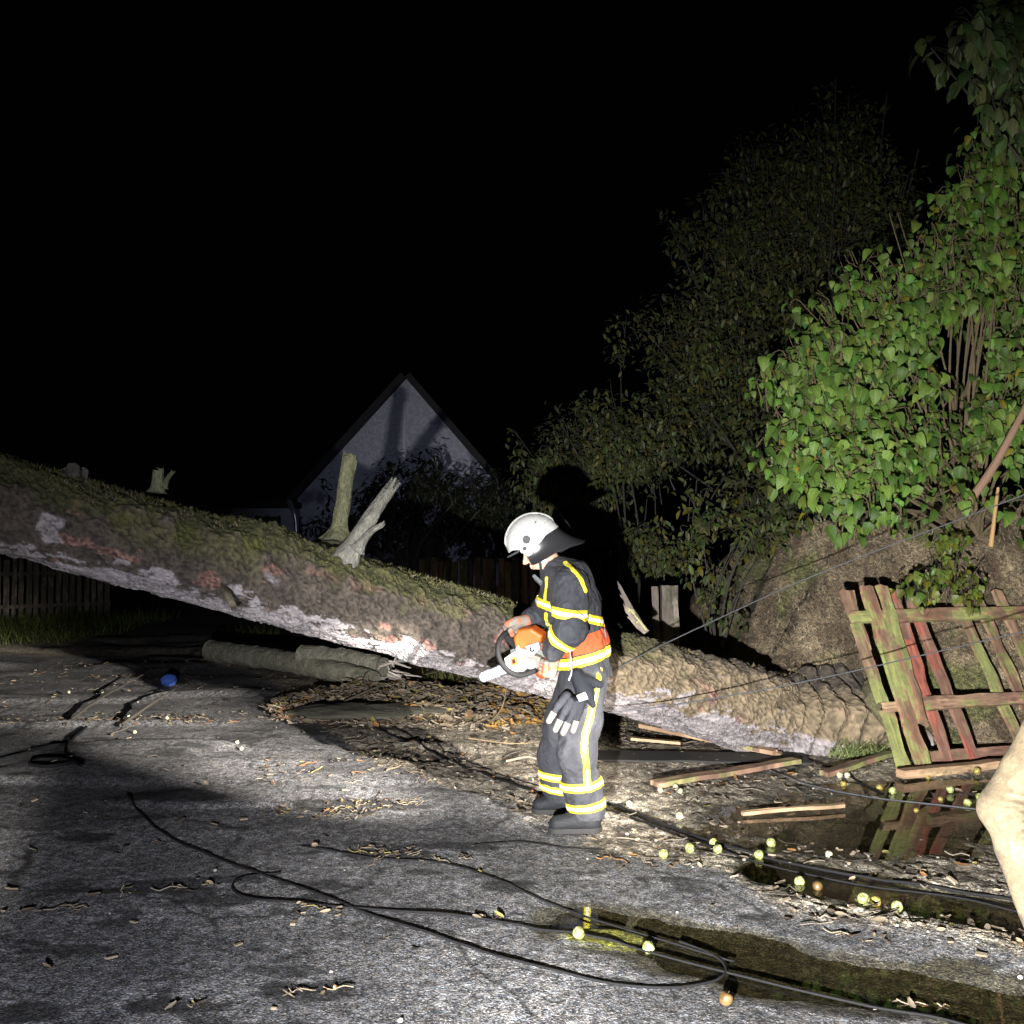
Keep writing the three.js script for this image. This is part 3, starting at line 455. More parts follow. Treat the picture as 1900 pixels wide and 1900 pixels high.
{
  const c = gr(722, 1244, 0.22), list = []; // the torn pale wood at its end
  for (let i = 0; i < 16; i++) { const a = c.clone().add(V(rr(-0.12, 0.1), rr(-0.16, 0.1), rr(-0.08, 0.14))), b = a.clone().add(V(rr(0.02, 0.28), rr(-0.16, 0.1), rr(-0.1, 0.1))); list.push(board(a, b, V(0, rr(0.3, 1), 1).normalize(), rr(0.03, 0.07), 0.015, 0.02, 0.01)); }
  single('splintered_wood', clean(list), mat([1, 1, 1], 0.85, { map: woodTex([0.78, 0.74, 0.7], [0.62, 0.58, 0.56], [0.5, 0.5, 0.4], 0.05, 511) }), 'pale torn splinters at the broken end of the logs', 'splinters');
  const slab = new THREE.SphereGeometry(1, 30, 16).scale(0.75, 0.05, 0.3), P = slab.attributes.position; for (let i = 0; i < P.count; i++) { const x = P.getX(i), z = P.getZ(i), k = 0.7 + 0.6 * fbm(x * 4, z * 6, 3, 3); P.setXYZ(i, x * k, P.getY(i) + 0.03 * noise(x * 9, z * 9, 2), z * k); }
  slab.computeVertexNormals(); const q = gr(668, 1322, 0.05); slab.translate(q.x, q.y, q.z); single('bark_slab', paint(slab, barkPaint([0.05, 0.05, 0.035], [0.16, 0.15, 0.11], 7)), barkMat, 'flat slab of dark bark lying in the chips', 'bark');
  const bag = new THREE.IcosahedronGeometry(0.075, 4), Q = bag.attributes.position; for (let i = 0; i < Q.count; i++) { const x = Q.getX(i), y = Q.getY(i), z = Q.getZ(i), k = 0.75 + 0.5 * fbm(x * 22, y * 22, z * 22, 2); Q.setXYZ(i, x * k * 1.15, y * k * 0.85, z * k); }
  bag.computeVertexNormals(); const w = gr(313, 1262, 0.05); bag.translate(w.x, w.y, w.z); single('plastic_bag', bag, mat([0.09, 0.2, 0.75], 0.4), 'small crumpled blue plastic bag on the dirt', 'bag');
}
// ------------------------------------------------------------------ wires and cables
const black = dull([0.011, 0.011, 0.012]), greyWire = dull([0.07, 0.073, 0.08], 0.6);
function groundLine(pts, r, label, m = black, name = 'cable') {
  const q = pts.map(([x, y]) => { const p = gr(x, y); p.y = Math.max(groundY(p.x, p.z), WATER - 0.004) + r * 0.9; return p; }), c = new THREE.CatmullRomCurve3(q, false, 'centripetal'), n = Math.ceil(c.getLength() / 0.08), fine = [];
  for (let i = 0; i <= n; i++) { const p = c.getPointAt(i / n); p.y = Math.max(groundY(p.x, p.z), WATER - 0.004) + r * (0.8 + 1.2 * noise(p.x * 3, p.z * 3, 9)); p.x += 0.012 * (noise(p.x * 7, p.z * 7, 4) - 0.5); fine.push(p); }
  return single(name, tube(fine, r, n * 2, 7), m, label, 'cable');
}
groundLine([[690, 1352], [760, 1378], [880, 1432], [1000, 1472], [1120, 1486], [1220, 1522], [1330, 1562], [1500, 1606], [1700, 1640], [1890, 1668]], 0.0075, 'thick black cable running past the firefighter into the puddle');
groundLine([[720, 1348], [830, 1396], [960, 1450], [1060, 1478], [1180, 1516], [1290, 1560], [1420, 1600], [1600, 1638], [1780, 1662], [1900, 1690]], 0.0048, 'thin black cable twisted along the thick one');
groundLine([[236, 1478], [262, 1512], [330, 1562], [440, 1608], [560, 1650], [690, 1700], [840, 1752], [960, 1790], [1070, 1815], [1180, 1832], [1270, 1828], [1330, 1810], [1345, 1790], [1320, 1765], [1260, 1742]], 0.0052, 'black wire curving across the asphalt and looping at the near puddle');
groundLine([[520, 1622], [450, 1630], [432, 1648], [462, 1668], [560, 1680], [700, 1690], [850, 1700], [1000, 1722], [1150, 1748], [1300, 1786], [1460, 1826], [1650, 1868], [1820, 1905]], 0.005, 'black wire with a bend lying across the front of the asphalt');
groundLine([[560, 1572], [680, 1590], [820, 1602], [920, 1632], [1010, 1668], [1120, 1706], [1260, 1748], [1360, 1778]], 0.0042, 'thin wire running from the wet stain to the near puddle');
groundLine([[1372, 1412], [1440, 1436], [1520, 1458], [1620, 1476], [1760, 1492], [1900, 1508]], 0.005, 'grey wire lying in front of the fence panel', greyWire);
groundLine([[1480, 1400], [1540, 1424], [1600, 1452], [1640, 1470]], 0.006, 'short black wire beside the reddish plank');
groundLine([[160, 1352], [132, 1378], [121, 1408], [126, 1432], [90, 1438], [56, 1434], [70, 1424], [120, 1424], [150, 1436]], 0.012, 'stiff black wire curled on the ground at the far left');
groundLine([[880, 1568], [960, 1560], [1040, 1572], [1120, 1578]], 0.003, 'very thin wire on the asphalt before the near boot');
const air = (pts, r, label, m) => single('wire', tube(pts, r, 90, 7), m, label, 'wire');
air([at(1040, 1300, 6.45), at(1178, 1222, 6.6), at(1262, 1181, 6.72), at(1350, 1140, 6.8), at(1467, 1086, 6.85), at(1590, 1036, 6.7), at(1750, 975, 6.4), at(2000, 880, 5.8)], 0.0042, 'slack grey wire rising from the trunk to the upper right', greyWire);
air([at(1128, 1322, 6.3), at(1215, 1313, 6.35), at(1310, 1298, 6.38), at(1440, 1275, 6.36), at(1580, 1246, 6.3), at(1740, 1209, 6.2), at(1990, 1150, 6.0)], 0.0042, 'grey wire crossing in front of the fence panel', greyWire);
// ------------------------------------------------------------------ windfall apples
{
  const prof = [[0.001, -0.02], [0.009, -0.0225], [0.017, -0.019], [0.0235, -0.006], [0.0245, 0.004], [0.0215, 0.0155], [0.013, 0.021], [0.006, 0.0195], [0.001, 0.0155]].map(([a, b]) => new THREE.Vector2(a, b));
  const body = new THREE.LatheGeometry(new THREE.SplineCurve(prof).getPoints(16), 22), stem = tube([V(0, 0.015, 0), V(0.001, 0.022, 0), V(0.004, 0.029, 0.001)], 0.0013, 4, 5);
  const skin = (a, b) => { const t = tex(128, 64, (u, v) => { const k = wrapNoise(u, v, 5, 601), f = wrapNoise(u, v, 40, 602); let c = mix3(a, b, sst(0.35, 0.75, k)); c = c.map((x) => x * 0.86); if (f > 0.8) c = mix3(c, [0.3, 0.22, 0.13], sst(0.8, 0.9, f) * 0.8); if (wrapNoise(u, v, 9, 603) > 0.72) c = mix3(c, [0.34, 0.27, 0.18], 0.6); return c; }, true); return mat([1, 1, 1], 0.32, { map: t }); };
  const green = skin([0.66, 0.73, 0.42], [0.76, 0.79, 0.55]), yellow = skin([0.72, 0.68, 0.36], [0.66, 0.55, 0.26]), brown = skin([0.47, 0.39, 0.24], [0.3, 0.21, 0.12]), white = skin([0.86, 0.86, 0.74], [0.8, 0.8, 0.66]), stemM = mat([0.05, 0.035, 0.02], 0.9);
  let first;
  const apple = (px, py, m, label, group, size = 1) => {
    const p = gr(px, py), y = Math.max(groundY(p.x, p.z), WATER - 0.012);
    let a; if (!first) { a = first = new THREE.Group(); a.name = 'x'; const b = flags(new THREE.Mesh(body, m)); b.name = 'flesh'; a.add(b); const s = flags(new THREE.Mesh(stem, stemM)); s.name = 'stem'; a.add(s); } else a = first.clone();
    a.name = numbered('apple'); a.children[0].material = m; a.position.set(p.x, y + 0.02 * size, p.z); a.rotation.set(rr(-0.9, 0.9), rr(0, 6), rr(-0.9, 0.9)); a.scale.setScalar(size *= 0.86); a.userData = {}; tag(a, label, 'apple', group); scene.add(a);
  };
  const f = 1.12;
  apple(1074, 1742, green, 'green apple on the yellow moss at the tip of the near puddle', null, f); apple(1203, 1756, green, 'green apple lying alone in the near puddle', null, f); apple(1347, 1864, brown, 'brown rotten apple on the dry asphalt near the bottom', null, f);
  apple(1483, 1634, green, 'green apple beside the orange one in the narrow puddle', null, f); apple(1517, 1643, brown, 'half orange apple in the narrow puddle', null, f);
  apple(1602, 1668, green, 'larger green apple touching a blushed one in the narrow puddle', null, 1.25); apple(1625, 1671, yellow, 'yellowish blushed apple touching a larger green one', null, 1.1); apple(1664, 1681, green, 'green apple with its stem up, last in the narrow puddle', null, 1.15);
  apple(1538, 1586, white, 'whitish apple alone on the gravel between the puddles', null, 0.85);
  for (const [x, y, l] of [[1324, 1563, 'upper one of a close pair of green apples by the black cables'], [1332, 1584, 'lower one of a close pair of green apples by the black cables'], [1408, 1587, 'green apple lying against the black cables before the narrow puddle'], [1431, 1565, 'green apple above the cables, farthest right of those on the gravel'], [1280, 1579, 'green apple on the gravel, second from the asphalt edge'], [1231, 1592, 'green apple nearest the asphalt edge, first of the row on the gravel']]) apple(x, y, green, l, 'green apples along the cables', f);
  for (const [x, y, l] of [[1656, 1468, 'pale green floating apple at the left end of the big puddle'], [1763, 1468, 'pale green apple floating by itself below the fence sill'], [1795, 1489, 'lower of two pale apples floating beside the tan coat'], [1818, 1478, 'upper of two pale apples floating beside the tan coat']]) apple(x, y, green, l, 'apples afloat under the fence panel', f);
  for (const [x, y, l] of [[1558, 1441, 'left of three small apples huddled at the tip of the reddish plank'], [1572, 1441, 'right of three small apples huddled at the tip of the reddish plank'], [1565, 1453, 'front one of three small apples huddled at the reddish plank'], [1632, 1460, 'small yellow apple between the huddled three and the floating ones']]) apple(x, y, y === 1441 ? white : yellow, l, 'small apples by the fence corner', 1);
  apple(1813, 1436, yellow, 'golden apple close to the bottom sill of the fence panel', null, f); apple(1261, 1518, white, 'whitish apple right of the firefighter, near the cables', null, 1);
  for (const [x, y, l] of [[1253, 1466, 'left of two touching whitish apples below the long brown plank'], [1262, 1472, 'right of two touching whitish apples below the long brown plank'], [1167, 1494, 'small whitish apple nearest to the near boot of the firefighter'], [1225, 1470, 'small whitish apple under the left end of the long brown plank']]) apple(x, y, white, l, 'whitish apples below the brown plank', 0.85);
  for (const [x, y, l] of [[1745, 1480, 'tiny yellow apple left of the two afloat beside the tan coat'], [1722, 1442, 'tiny yellow apple close under the left half of the fence sill'], [1850, 1462, 'tiny yellow apple between the fence sill and the tan coat'], [1700, 1500, 'tiny yellow apple in the middle of the mirrored fence panel'], [1865, 1440, 'tiny yellow apple at the water edge under the right part of the sill']]) apple(x, y, yellow, l, 'tiny apples below the fence panel', 0.7);
  for (const [x, y, l] of [[128, 1292, 'tiny pale apple at the far left, left of two behind the curled wire'], [190, 1288, 'tiny pale apple at the far left, right of two behind the curled wire'], [250, 1362, 'tiny pale apple on the asphalt right of the curled wire'], [238, 1330, 'tiny pale apple just in front of the dark branches at the left'], [310, 1340, 'tiny pale apple on the asphalt below the blue bag'], [440, 1385, 'upper of two touching tiny apples on the left asphalt'], [448, 1392, 'lower of two touching tiny apples on the left asphalt']]) apple(x, y, white, l, 'tiny apples on the left litter', 0.7);
}
// ------------------------------------------------------------------ litter: leaves, chips, twigs, gravel
{
  const leaf = new THREE.PlaneGeometry(1, 1, 2, 3), P = leaf.attributes.position; for (let i = 0; i < P.count; i++) { const v = P.getY(i) + 0.5, x = P.getX(i); P.setXYZ(i, x * 1.3 * Math.sin(Math.PI * (0.12 + 0.8 * v)) * 0.6, Math.abs(x) * 0.4 + 0.25 * v * v, P.getY(i)); } leaf.computeVertexNormals();
  const chip = new THREE.BoxGeometry(1, 0.22, 0.45), stone = new THREE.IcosahedronGeometry(0.5, 1), twig = tube([V(-0.5, 0, 0), V(-0.15, 0.03, 0.03), V(0.2, 0.0, -0.03), V(0.5, 0.05, 0.02)], 0.011, 6, 5);
  { const Q = stone.attributes.position; for (let i = 0; i < Q.count; i++) { const x = Q.getX(i), y = Q.getY(i), z = Q.getZ(i), k = 0.8 + 0.4 * noise(x * 3, y * 3, z * 3 + 7); Q.setXYZ(i, x * k, y * k * 0.7, z * k); } stone.computeVertexNormals(); }
  const A = [], B = [], C = [], D = [], M = new THREE.Matrix4(), q = new THREE.Quaternion(), e = new THREE.Euler();
  const put = (list, x, z, up, s, col, tilt) => { q.setFromEuler(e.set(rr(-tilt, tilt), rr(0, 6.28), rr(-tilt, tilt))); M.compose(V(x, groundY(x, z) + up, z), q, s); list.push([M.clone(), lin(...col)]); };
  const tan = () => { const k = rnd(), b = rr(0.5, 1.15); return (k < 0.62 ? mix3([0.13, 0.105, 0.075], [0.3, 0.235, 0.15], rnd()) : k < 0.7 ? [0.26, 0.12, 0.035] : k < 0.77 ? [0.24, 0.2, 0.06] : [0.07, 0.05, 0.033]).map((x) => x * b); };
  const soilAt = (x, z) => sst(-0.25, 0.15, -z - soilEdge(x) + 0.5 * (noise(x * 2.2, z * 2.2, 5) - 0.5));
  for (let i = 0; i < 26000; i++) {
    const x = rr(-6, 4.4), z = -rr(3, 12.5), s = soilAt(x, z), wet = poolDepth(x, z); if (Math.abs(x) > 0.62 * -z + 0.3) continue; const near = rnd();
    const clump = sst(0.5, 0.7, fbm(x * 2.3, z * 3.1, 61, 3)); if (near > s * (0.22 + 0.8 * clump) * mix(0.3, 1, sst(-2.2, -0.8, x)) + 0.018 + 0.02 * clump || wet > 0.4 + 0.5 * rnd()) continue;
    const k = rnd(); if (k < 0.3) { const w = rr(0.014, 0.042); put(A, x, z, 0.008, V(w, w, w * rr(1, 1.6)), tan(), 0.5); }
    else if (k < 0.62) { const w = rr(0.012, 0.05); put(B, x, z, 0.006, V(w, w * 0.8, w), rnd() < 0.5 ? mix3([0.1, 0.08, 0.055], [0.3, 0.24, 0.17], rnd()) : [0.05, 0.04, 0.03], 0.3); }
    else if (k < 0.85) { const w = rr(0.006, 0.022); put(C, x, z, w * 0.15, V(w, w, w), mix3([0.09, 0.085, 0.075], [0.3, 0.28, 0.25], rnd()), 1); }
    else { const w = rr(0.04, 0.22); put(D, x, z, 0.01, V(w, rr(0.12, 0.34), rr(0.12, 0.34)), mix3([0.045, 0.037, 0.03], [0.19, 0.16, 0.12], rnd()), 0.15); }
  }
  // the heap of bark, chips and leaves under the trunk, left of the firefighter
  for (let i = 0; i < 5200; i++) {
    const x = rr(-2.3, 0.55), z = -rr(8.1, 11.2), d = Math.hypot((x + 0.75) / 1.5, (z + 9.5) / 1.35) + 0.7 * (fbm(x * 2, z * 2, 71, 3) - 0.5); if (d > 1) continue; const up = 0.16 * (1 - d) * (0.3 + noise(x * 5, z * 5, 3)), k = rnd();
    if (k < 0.5) { const w = rr(0.03, 0.075); put(A, x, z, up + 0.015, V(w, w, w * rr(1, 1.7)), x > -0.2 && rnd() < 0.6 ? mix3([0.22, 0.12, 0.03], [0.46, 0.26, 0.06], rnd()) : tan(), 0.7); }
    else if (k < 0.85) { const w = rr(0.03, 0.1); put(B, x, z, up + 0.01, V(w, w * 0.7, w), mix3([0.1, 0.08, 0.06], [0.36, 0.3, 0.23], rnd()), 0.5); }
    else { const w = rr(0.06, 0.3); put(D, x, z, up + 0.02, V(w, rr(0.2, 0.5), rr(0.2, 0.5)), mix3([0.08, 0.06, 0.04], [0.3, 0.25, 0.18], rnd()), 0.3); }
  }
  // scraps in the streaks of dirt on the asphalt
  for (const [px, py, n, rx, rz] of [[600, 1510, 60, 0.35, 0.14], [690, 1500, 70, 0.3, 0.12], [780, 1590, 26, 0.25, 0.08], [100, 1338, 160, 1.4, 0.25], [380, 1335, 110, 1.1, 0.3], [250, 1250, 160, 1.3, 0.9], [720, 1580, 24, 0.16, 0.05], [1210, 1600, 24, 0.25, 0.1], [590, 1690, 14, 0.1, 0.06], [1600, 1738, 14, 0.12, 0.05], [1700, 1850, 10, 0.1, 0.05], [1860, 1738, 8, 0.1, 0.03], [590, 1845, 8, 0.1, 0.04], [330, 1870, 6, 0.08, 0.03], [350, 1650, 16, 0.3, 0.06], [80, 1690, 12, 0.2, 0.04], [640, 1440, 80, 0.6, 0.35], [900, 1700, 9, 0.1, 0.03]]) {
    const c = gr(px, py); for (let i = 0; i < n; i++) { const x = c.x + rr(-1, 1) * rx, z = c.z + rr(-1, 1) * rz, k = rnd(); if (k < 0.4) { const w = rr(0.01, 0.03); put(A, x, z, 0.008, V(w, w, w * rr(1, 2)), tan(), 0.4); } else if (k < 0.75) { const w = rr(0.008, 0.03); put(B, x, z, 0.005, V(w, w * 0.6, w * 0.7), tan(), 0.3); } else { const w = rr(0.03, 0.12); put(D, x, z, 0.008, V(w, 0.2, 0.2), tan(), 0.15); } }
  }
  const add = (name, g, m, list, label, cat) => tag(scatter(name, g, m, list), label, cat);
  const two = mat([1, 1, 1], 0.8, { side: THREE.DoubleSide });
  add('fallen_leaves', leaf, two, A, 'tan and orange fallen leaves strewn over the wet soil', 'leaves'); add('wood_chips', chip, mat([1, 1, 1], 0.9), B, 'brown wood and bark chips strewn under the trunk', 'wood chips');
  add('gravel', stone, mat([1, 1, 1], 0.9), C, 'grey gravel lying loose on the dirt', 'gravel'); add('twigs', twig, mat([1, 1, 1], 0.9), D, 'thin broken twigs strewn over the ground', 'twigs');
  // bigger fallen branches
  const br = (pts, r, label, c = [0.2, 0.16, 0.11]) => single('broken_branch', tube(pts.map(([x, y, h]) => gr(x, y, h)), (t) => r * (1 - 0.7 * t), 30, 7), mat(c, 0.9), label, 'branch');
  br([[905, 1345, 0.02], [930, 1315, 0.25], [938, 1290, 0.4], [940, 1272, 0.52]], 0.009, 'thin bare shoot standing below the chainsaw bar', [0.34, 0.27, 0.15]);
  br([[940, 1310, 0.1], [975, 1318, 0.16], [1000, 1335, 0.05]], 0.012, 'curved pale branch at the edge of the heap by the firefighter', [0.3, 0.24, 0.18]);
  br([[600, 1320, 0.05], [700, 1275, 0.12], [775, 1255, 0.1], [840, 1240, 0.12]], 0.014, 'long thin branch lying over the bark chips', [0.17, 0.15, 0.11]);
  br([[225, 1345, 0.03], [290, 1300, 0.1], [330, 1275, 0.06]], 0.016, 'dark branch on the dirt left of the shadow', [0.06, 0.05, 0.04]);
  br([[120, 1345, 0.02], [180, 1300, 0.06], [265, 1252, 0.1]], 0.014, 'long dark branch beside the blue bag', [0.06, 0.05, 0.04]);
  br([[940, 1412, 0.02], [985, 1405, 0.07], [1020, 1425, 0.02]], 0.01, 'pale curled twig beside the far boot', [0.32, 0.26, 0.19]);
  br([[870, 1370, 0.02], [960, 1380, 0.04], [1000, 1376, 0.03]], 0.007, 'straight thin twig left of the legs', [0.3, 0.22, 0.13]);
}
// ------------------------------------------------------------------ grass
{
  const blade = new THREE.PlaneGeometry(0.012, 1, 1, 5), P = blade.attributes.position; for (let i = 0; i < P.count; i++) { const v = P.getY(i) + 0.5; P.setXYZ(i, P.getX(i) * (1 - 0.9 * v), v * (1 - 0.25 * v), 0.45 * v * v); } blade.computeVertexNormals();
  const m = new THREE.MeshPhysicalMaterial({ color: 0xffffff, roughness: 0.7, side: THREE.DoubleSide, transmission: 0.3, thickness: 0 }), M = new THREE.Matrix4(), q = new THREE.Quaternion(), e = new THREE.Euler();
  const tuft = (name, label, n, where, h, a, b) => { const list = []; for (let i = 0; i < n; i++) { const [x, z] = where(), s = h * rr(0.45, 1.2); q.setFromEuler(e.set(rr(-0.5, 0.5), rr(0, 6.3), rr(-0.5, 0.5))); M.compose(V(x, Math.max(groundY(x, z), bankY(x, z)) - 0.01, z), q, V(rr(0.7, 1.4), s, s)); list.push([M.clone(), lin(...mix3(a, b, rnd()))]); } tag(scatter(name, blade, m, list), label, 'grass'); };
  tuft('grass', 'green grass verge lit in front of the far left fence', 6500, () => { const x = rr(-14, -6.6), z = -rr(14.6, 19.5); return [x, z + 0.6 * noise(x, z)]; }, 0.34, [0.05, 0.1, 0.015], [0.2, 0.22, 0.04]);
  const t1 = gr(1588, 1400); tuft('grass_tuft', 'small bright grass tuft beside the butt of the trunk', 420, () => { const a = rr(0, 6.3), r = Math.sqrt(rnd()); return [t1.x + r * 0.24 * Math.cos(a), t1.z + r * 0.2 * Math.sin(a)]; }, 0.17, [0.07, 0.12, 0.03], [0.24, 0.26, 0.08]);
  const t2 = gr(455, 1186); tuft('grass_tuft', 'small bright grass tuft under the left part of the trunk', 160, () => [t2.x + rr(-0.4, 0.5), t2.z + rr(-0.3, 0.3)], 0.3, [0.07, 0.13, 0.02], [0.2, 0.22, 0.05]);
  const t3 = gr(850, 1272); tuft('grass_tuft', 'thin grass growing under the trunk by the chainsaw', 120, () => [t3.x + rr(-0.35, 0.35), t3.z + rr(-0.2, 0.2)], 0.3, [0.08, 0.12, 0.02], [0.22, 0.22, 0.06]);
  tuft('dry_grass', 'dry straw hanging on the face of the bank', 2400, () => [rr(2.0, 4.6), -rr(7.5, 8.8)], 0.075, [0.1, 0.085, 0.05], [0.24, 0.2, 0.12]);
}
// ------------------------------------------------------------------ trees, bushes and the big-leaved shrub
// a leaf in the xz plane, stalk at the origin, tip along +z, its halves folded and the tip drooping
function leafGeo(width, droop, fold, n = 5) {
  const pos = [], idx = [], uv = [];
  for (let i = 0; i <= n; i++) { const v = i / n, w = width(v), y = -droop * v * v; for (const s of [-1, -0.5, 0, 0.5, 1]) { pos.push(s * w, y + fold * Math.abs(s) * w, v * (1 - 0.25 * droop * v)); uv.push(s * 0.5 + 0.5, v); } }
  for (let i = 0; i < n; i++) for (let j = 0; j < 4; j++) { const a = i * 5 + j, b = a + 5; idx.push(a, b, a + 1, b, b + 1, a + 1); }
  return geoFrom(pos, idx, { uv });
}
const heart = (v) => (v < 0.12 ? 0.3 * Math.sqrt(v / 0.12) + 0.06 * v : 0.36 * Math.pow(Math.max(0, Math.cos((v - 0.22) / 0.78 * Math.PI / 2)), 0.85) * (v < 0.22 ? 0.9 + 0.1 * (v - 0.12) / 0.1 : 1)) + 0.002;
const oval = (v) => 0.21 * Math.pow(Math.sin(Math.PI * Math.min(1, v * 0.97 + 0.02)), 0.9) + 0.002;
const veins = tex(128, 128, (u, v) => { const x = Math.abs(u - 0.5), d = Math.abs(((v * 6 - x * 5) % 1 + 1) % 1 - 0.5), k = x < 0.03 ? 1.18 : d < 0.06 ? 1.1 : 0.95; const n = 0.85 + 0.15 * wrapNoise(u, v, 16, 701); return [0.8 * k * n, 0.8 * k * n, 0.78 * k * n]; }, true);
const leafMat = (rough = 0.55, through = 0.28) => new THREE.MeshPhysicalMaterial({ color: lin(1.6, 1.6, 1.6), map: veins, roughness: rough, side: THREE.DoubleSide, transmission: through, thickness: 0, specularIntensity: 0.5 });
const bigLeaf = leafGeo(heart, 0.34, 0.28, 6), bigLeaf2 = leafGeo(heart, 0.6, 0.18, 6), smallLeaf = leafGeo(oval, 0.22, 0.3, 4);
const sphere = (c, rx, ry, rz = rx) => ({ c, rx, ry, rz, v: rx * ry * rz });
function inside(blobs) { let t = 0; for (const b of blobs) t += b.v; let k = rnd() * t, b = blobs[0]; for (const q of blobs) { k -= q.v; if (k <= 0) { b = q; break; } } const a = rr(-1, 1), f = rnd() * 6.283, r = Math.pow(rnd(), 0.38), s = Math.sqrt(1 - a * a); return [V(b.c.x + b.rx * r * s * Math.cos(f), b.c.y + b.ry * r * a, b.c.z + b.rz * r * s * Math.sin(f)), b]; }
function leafMatrix(p, out, size, droop) { // facing outward and up, tip hanging
  const tip = out.clone().multiplyScalar(0.7).add(V(rr(-1, 1), -droop + rr(-0.7, 0.7), rr(-1, 1))).normalize(), up = V(rr(-0.5, 0.5), 1, rr(-0.3, 0.6)).addScaledVector(out, 0.7), x = V(0, 0, 0).crossVectors(up, tip).normalize(), y = V(0, 0, 0).crossVectors(tip, x);
  return new THREE.Matrix4().makeBasis(x.multiplyScalar(size), y.multiplyScalar(size), tip.clone().multiplyScalar(size)).setPosition(p);
}
// kind of plant: base, blobs of foliage, tips (twig ends), leaves per tip, size; limbs run from the base to each blob and twigs from there
function plant(name, label, category, base, blobs, o) {
  const g = thing(name, label, category, base), trunkM = mat(o.bark ?? [0.06, 0.05, 0.038], 0.95, { bumpMap: barkBump, bumpScale: 0.006 }), list = [], twigs = [], pieces = [];
  const fork = base.clone().add(V(0, o.trunk ?? 0.3, 0));
  if (o.trunk) part(g, 'trunk', tube([base.clone().add(V(0, -0.1, 0)), base.clone().lerp(fork, 0.5).add(V(rr(-0.06, 0.06), 0, 0.04)), fork], (t) => o.r * (1.3 - 0.5 * t), 14, 10), trunkM);
  for (const b of blobs) for (let k = 0; k < (o.limbs ?? 1); k++) {
    const end = b.c.clone().add(V(rr(-0.5, 0.5) * b.rx, rr(-0.1, 0.6) * b.ry, rr(-0.5, 0.5) * b.rz)), from = o.trunk ? fork : base.clone().add(V(rr(-0.12, 0.12), 0, rr(-0.12, 0.12))), m1 = from.clone().lerp(end, 0.4).add(V(rr(-0.15, 0.15), o.arch ?? 0.2, rr(-0.15, 0.15)));
    part(g, 'limb', tube([from, m1, end], (t) => (o.limb ?? 0.03) * (1 - 0.75 * t), 14, 7), trunkM);
  }
  for (let i = 0; i < o.tips; i++) {
    const [p, b] = inside(blobs), out = p.clone().sub(b.c).divide(V(b.rx, b.ry, b.rz)).multiplyScalar(0.8).add(V(0, 0, o.front ?? 0.4)).normalize(), from = p.clone().lerp(b.c, rr(0.2, 0.45)).add(V(rr(-0.1, 0.1), rr(-0.25, 0.05), rr(-0.1, 0.1)));
    if (o.skip && o.skip(p)) continue;
    if (i % (o.twigEvery ?? 2) === 0) twigs.push(tube([from, from.clone().lerp(p, 0.5).add(V(rr(-0.05, 0.05), 0.05, rr(-0.05, 0.05))), p], (t) => (o.twig ?? 0.006) * (1 - 0.6 * t), 5, 4));
    const n = Math.round(o.per * rr(0.6, 1.4)), hue = rnd();
    for (let k = 0; k < n; k++) {
      const q = p.clone().lerp(from, rnd() * 0.7).add(V(rr(-1, 1), rr(-1, 1), rr(-1, 1)).multiplyScalar(o.spread)), s = o.size * rr(0.5, 1.35), c = mix3(o.a, o.b, clamp(hue * 0.6 + rnd() * 0.5, 0, 1)).map((x) => x * rr(0.75, 1.15));
      if (o.yellow && rnd() < o.yellow) { c[0] = c[1] * 1.1; c[2] *= 0.5; }
      list.push([leafMatrix(q, out.clone().add(V(rr(-0.6, 0.6), 0, rr(-0.6, 0.6))).normalize(), s, o.droop), lin(...c), q, s]);
    }
  }
  if (twigs.length) part(g, 'twigs', clean(twigs), trunkM, true);
  let rest = list;
  if (o.single) { // the leaves that show largest are each a mesh of their own
    const score = (l) => { const d = l[2].distanceTo(camera.position), x = l[2].x / -l[2].z; return (x > 0.56 ? 0 : 1) * l[3] / d * (1 + 0.35 * ((l[2].z - g.position.z))); };
    list.sort((p, q) => score(q) - score(p)); const one = list.slice(0, 300), ms = []; rest = list.slice(300);
    for (let k = 0; k < 10; k++) { const m = leafMat(o.rough, 0.26); m.color = lin(...mix3(o.a, o.b, k / 9).map((x) => x * 1.6)); ms.push(m); }
    for (const [M, c] of one) { const l = flags(new THREE.Mesh(rnd() < 0.5 ? o.leaf : o.leaf2 ?? o.leaf, ms[clamp(Math.round((c.g - o.a[1]) / (o.b[1] - o.a[1]) * 9), 0, 9)])); l.name = 'leaf'; M.decompose(l.position, l.quaternion, l.scale); l.position.sub(base); g.add(l); }
  }
  const T = new THREE.Matrix4().makeTranslation(-base.x, -base.y, -base.z); for (const l of rest) l[0].premultiply(T);
  const half = Math.ceil(rest.length / 2);
  scatter('crown', o.leaf, leafMat(o.rough), rest.slice(0, half), g); if (o.leaf2) scatter('crown', o.leaf2, leafMat(o.rough), rest.slice(half), g); else scatter('crown', o.leaf, leafMat(o.rough), rest.slice(half), g);
  return g;
}
const B = (px, py, d, rx, ry, rz) => sphere(at(px, py, d), rx, ry, rz ?? rx);
const dark = { leaf: smallLeaf, droop: 0.55, rough: 0.6, a: [0.016, 0.026, 0.008], b: [0.075, 0.088, 0.026], twigEvery: 2, yellow: 0.14, skip: (p) => noise(p.x * 1.5, p.y * 1.5, p.z * 1.5) < 0.24 + 0.25 * noise(p.x * 4, p.y * 4, p.z * 4 + 3) };
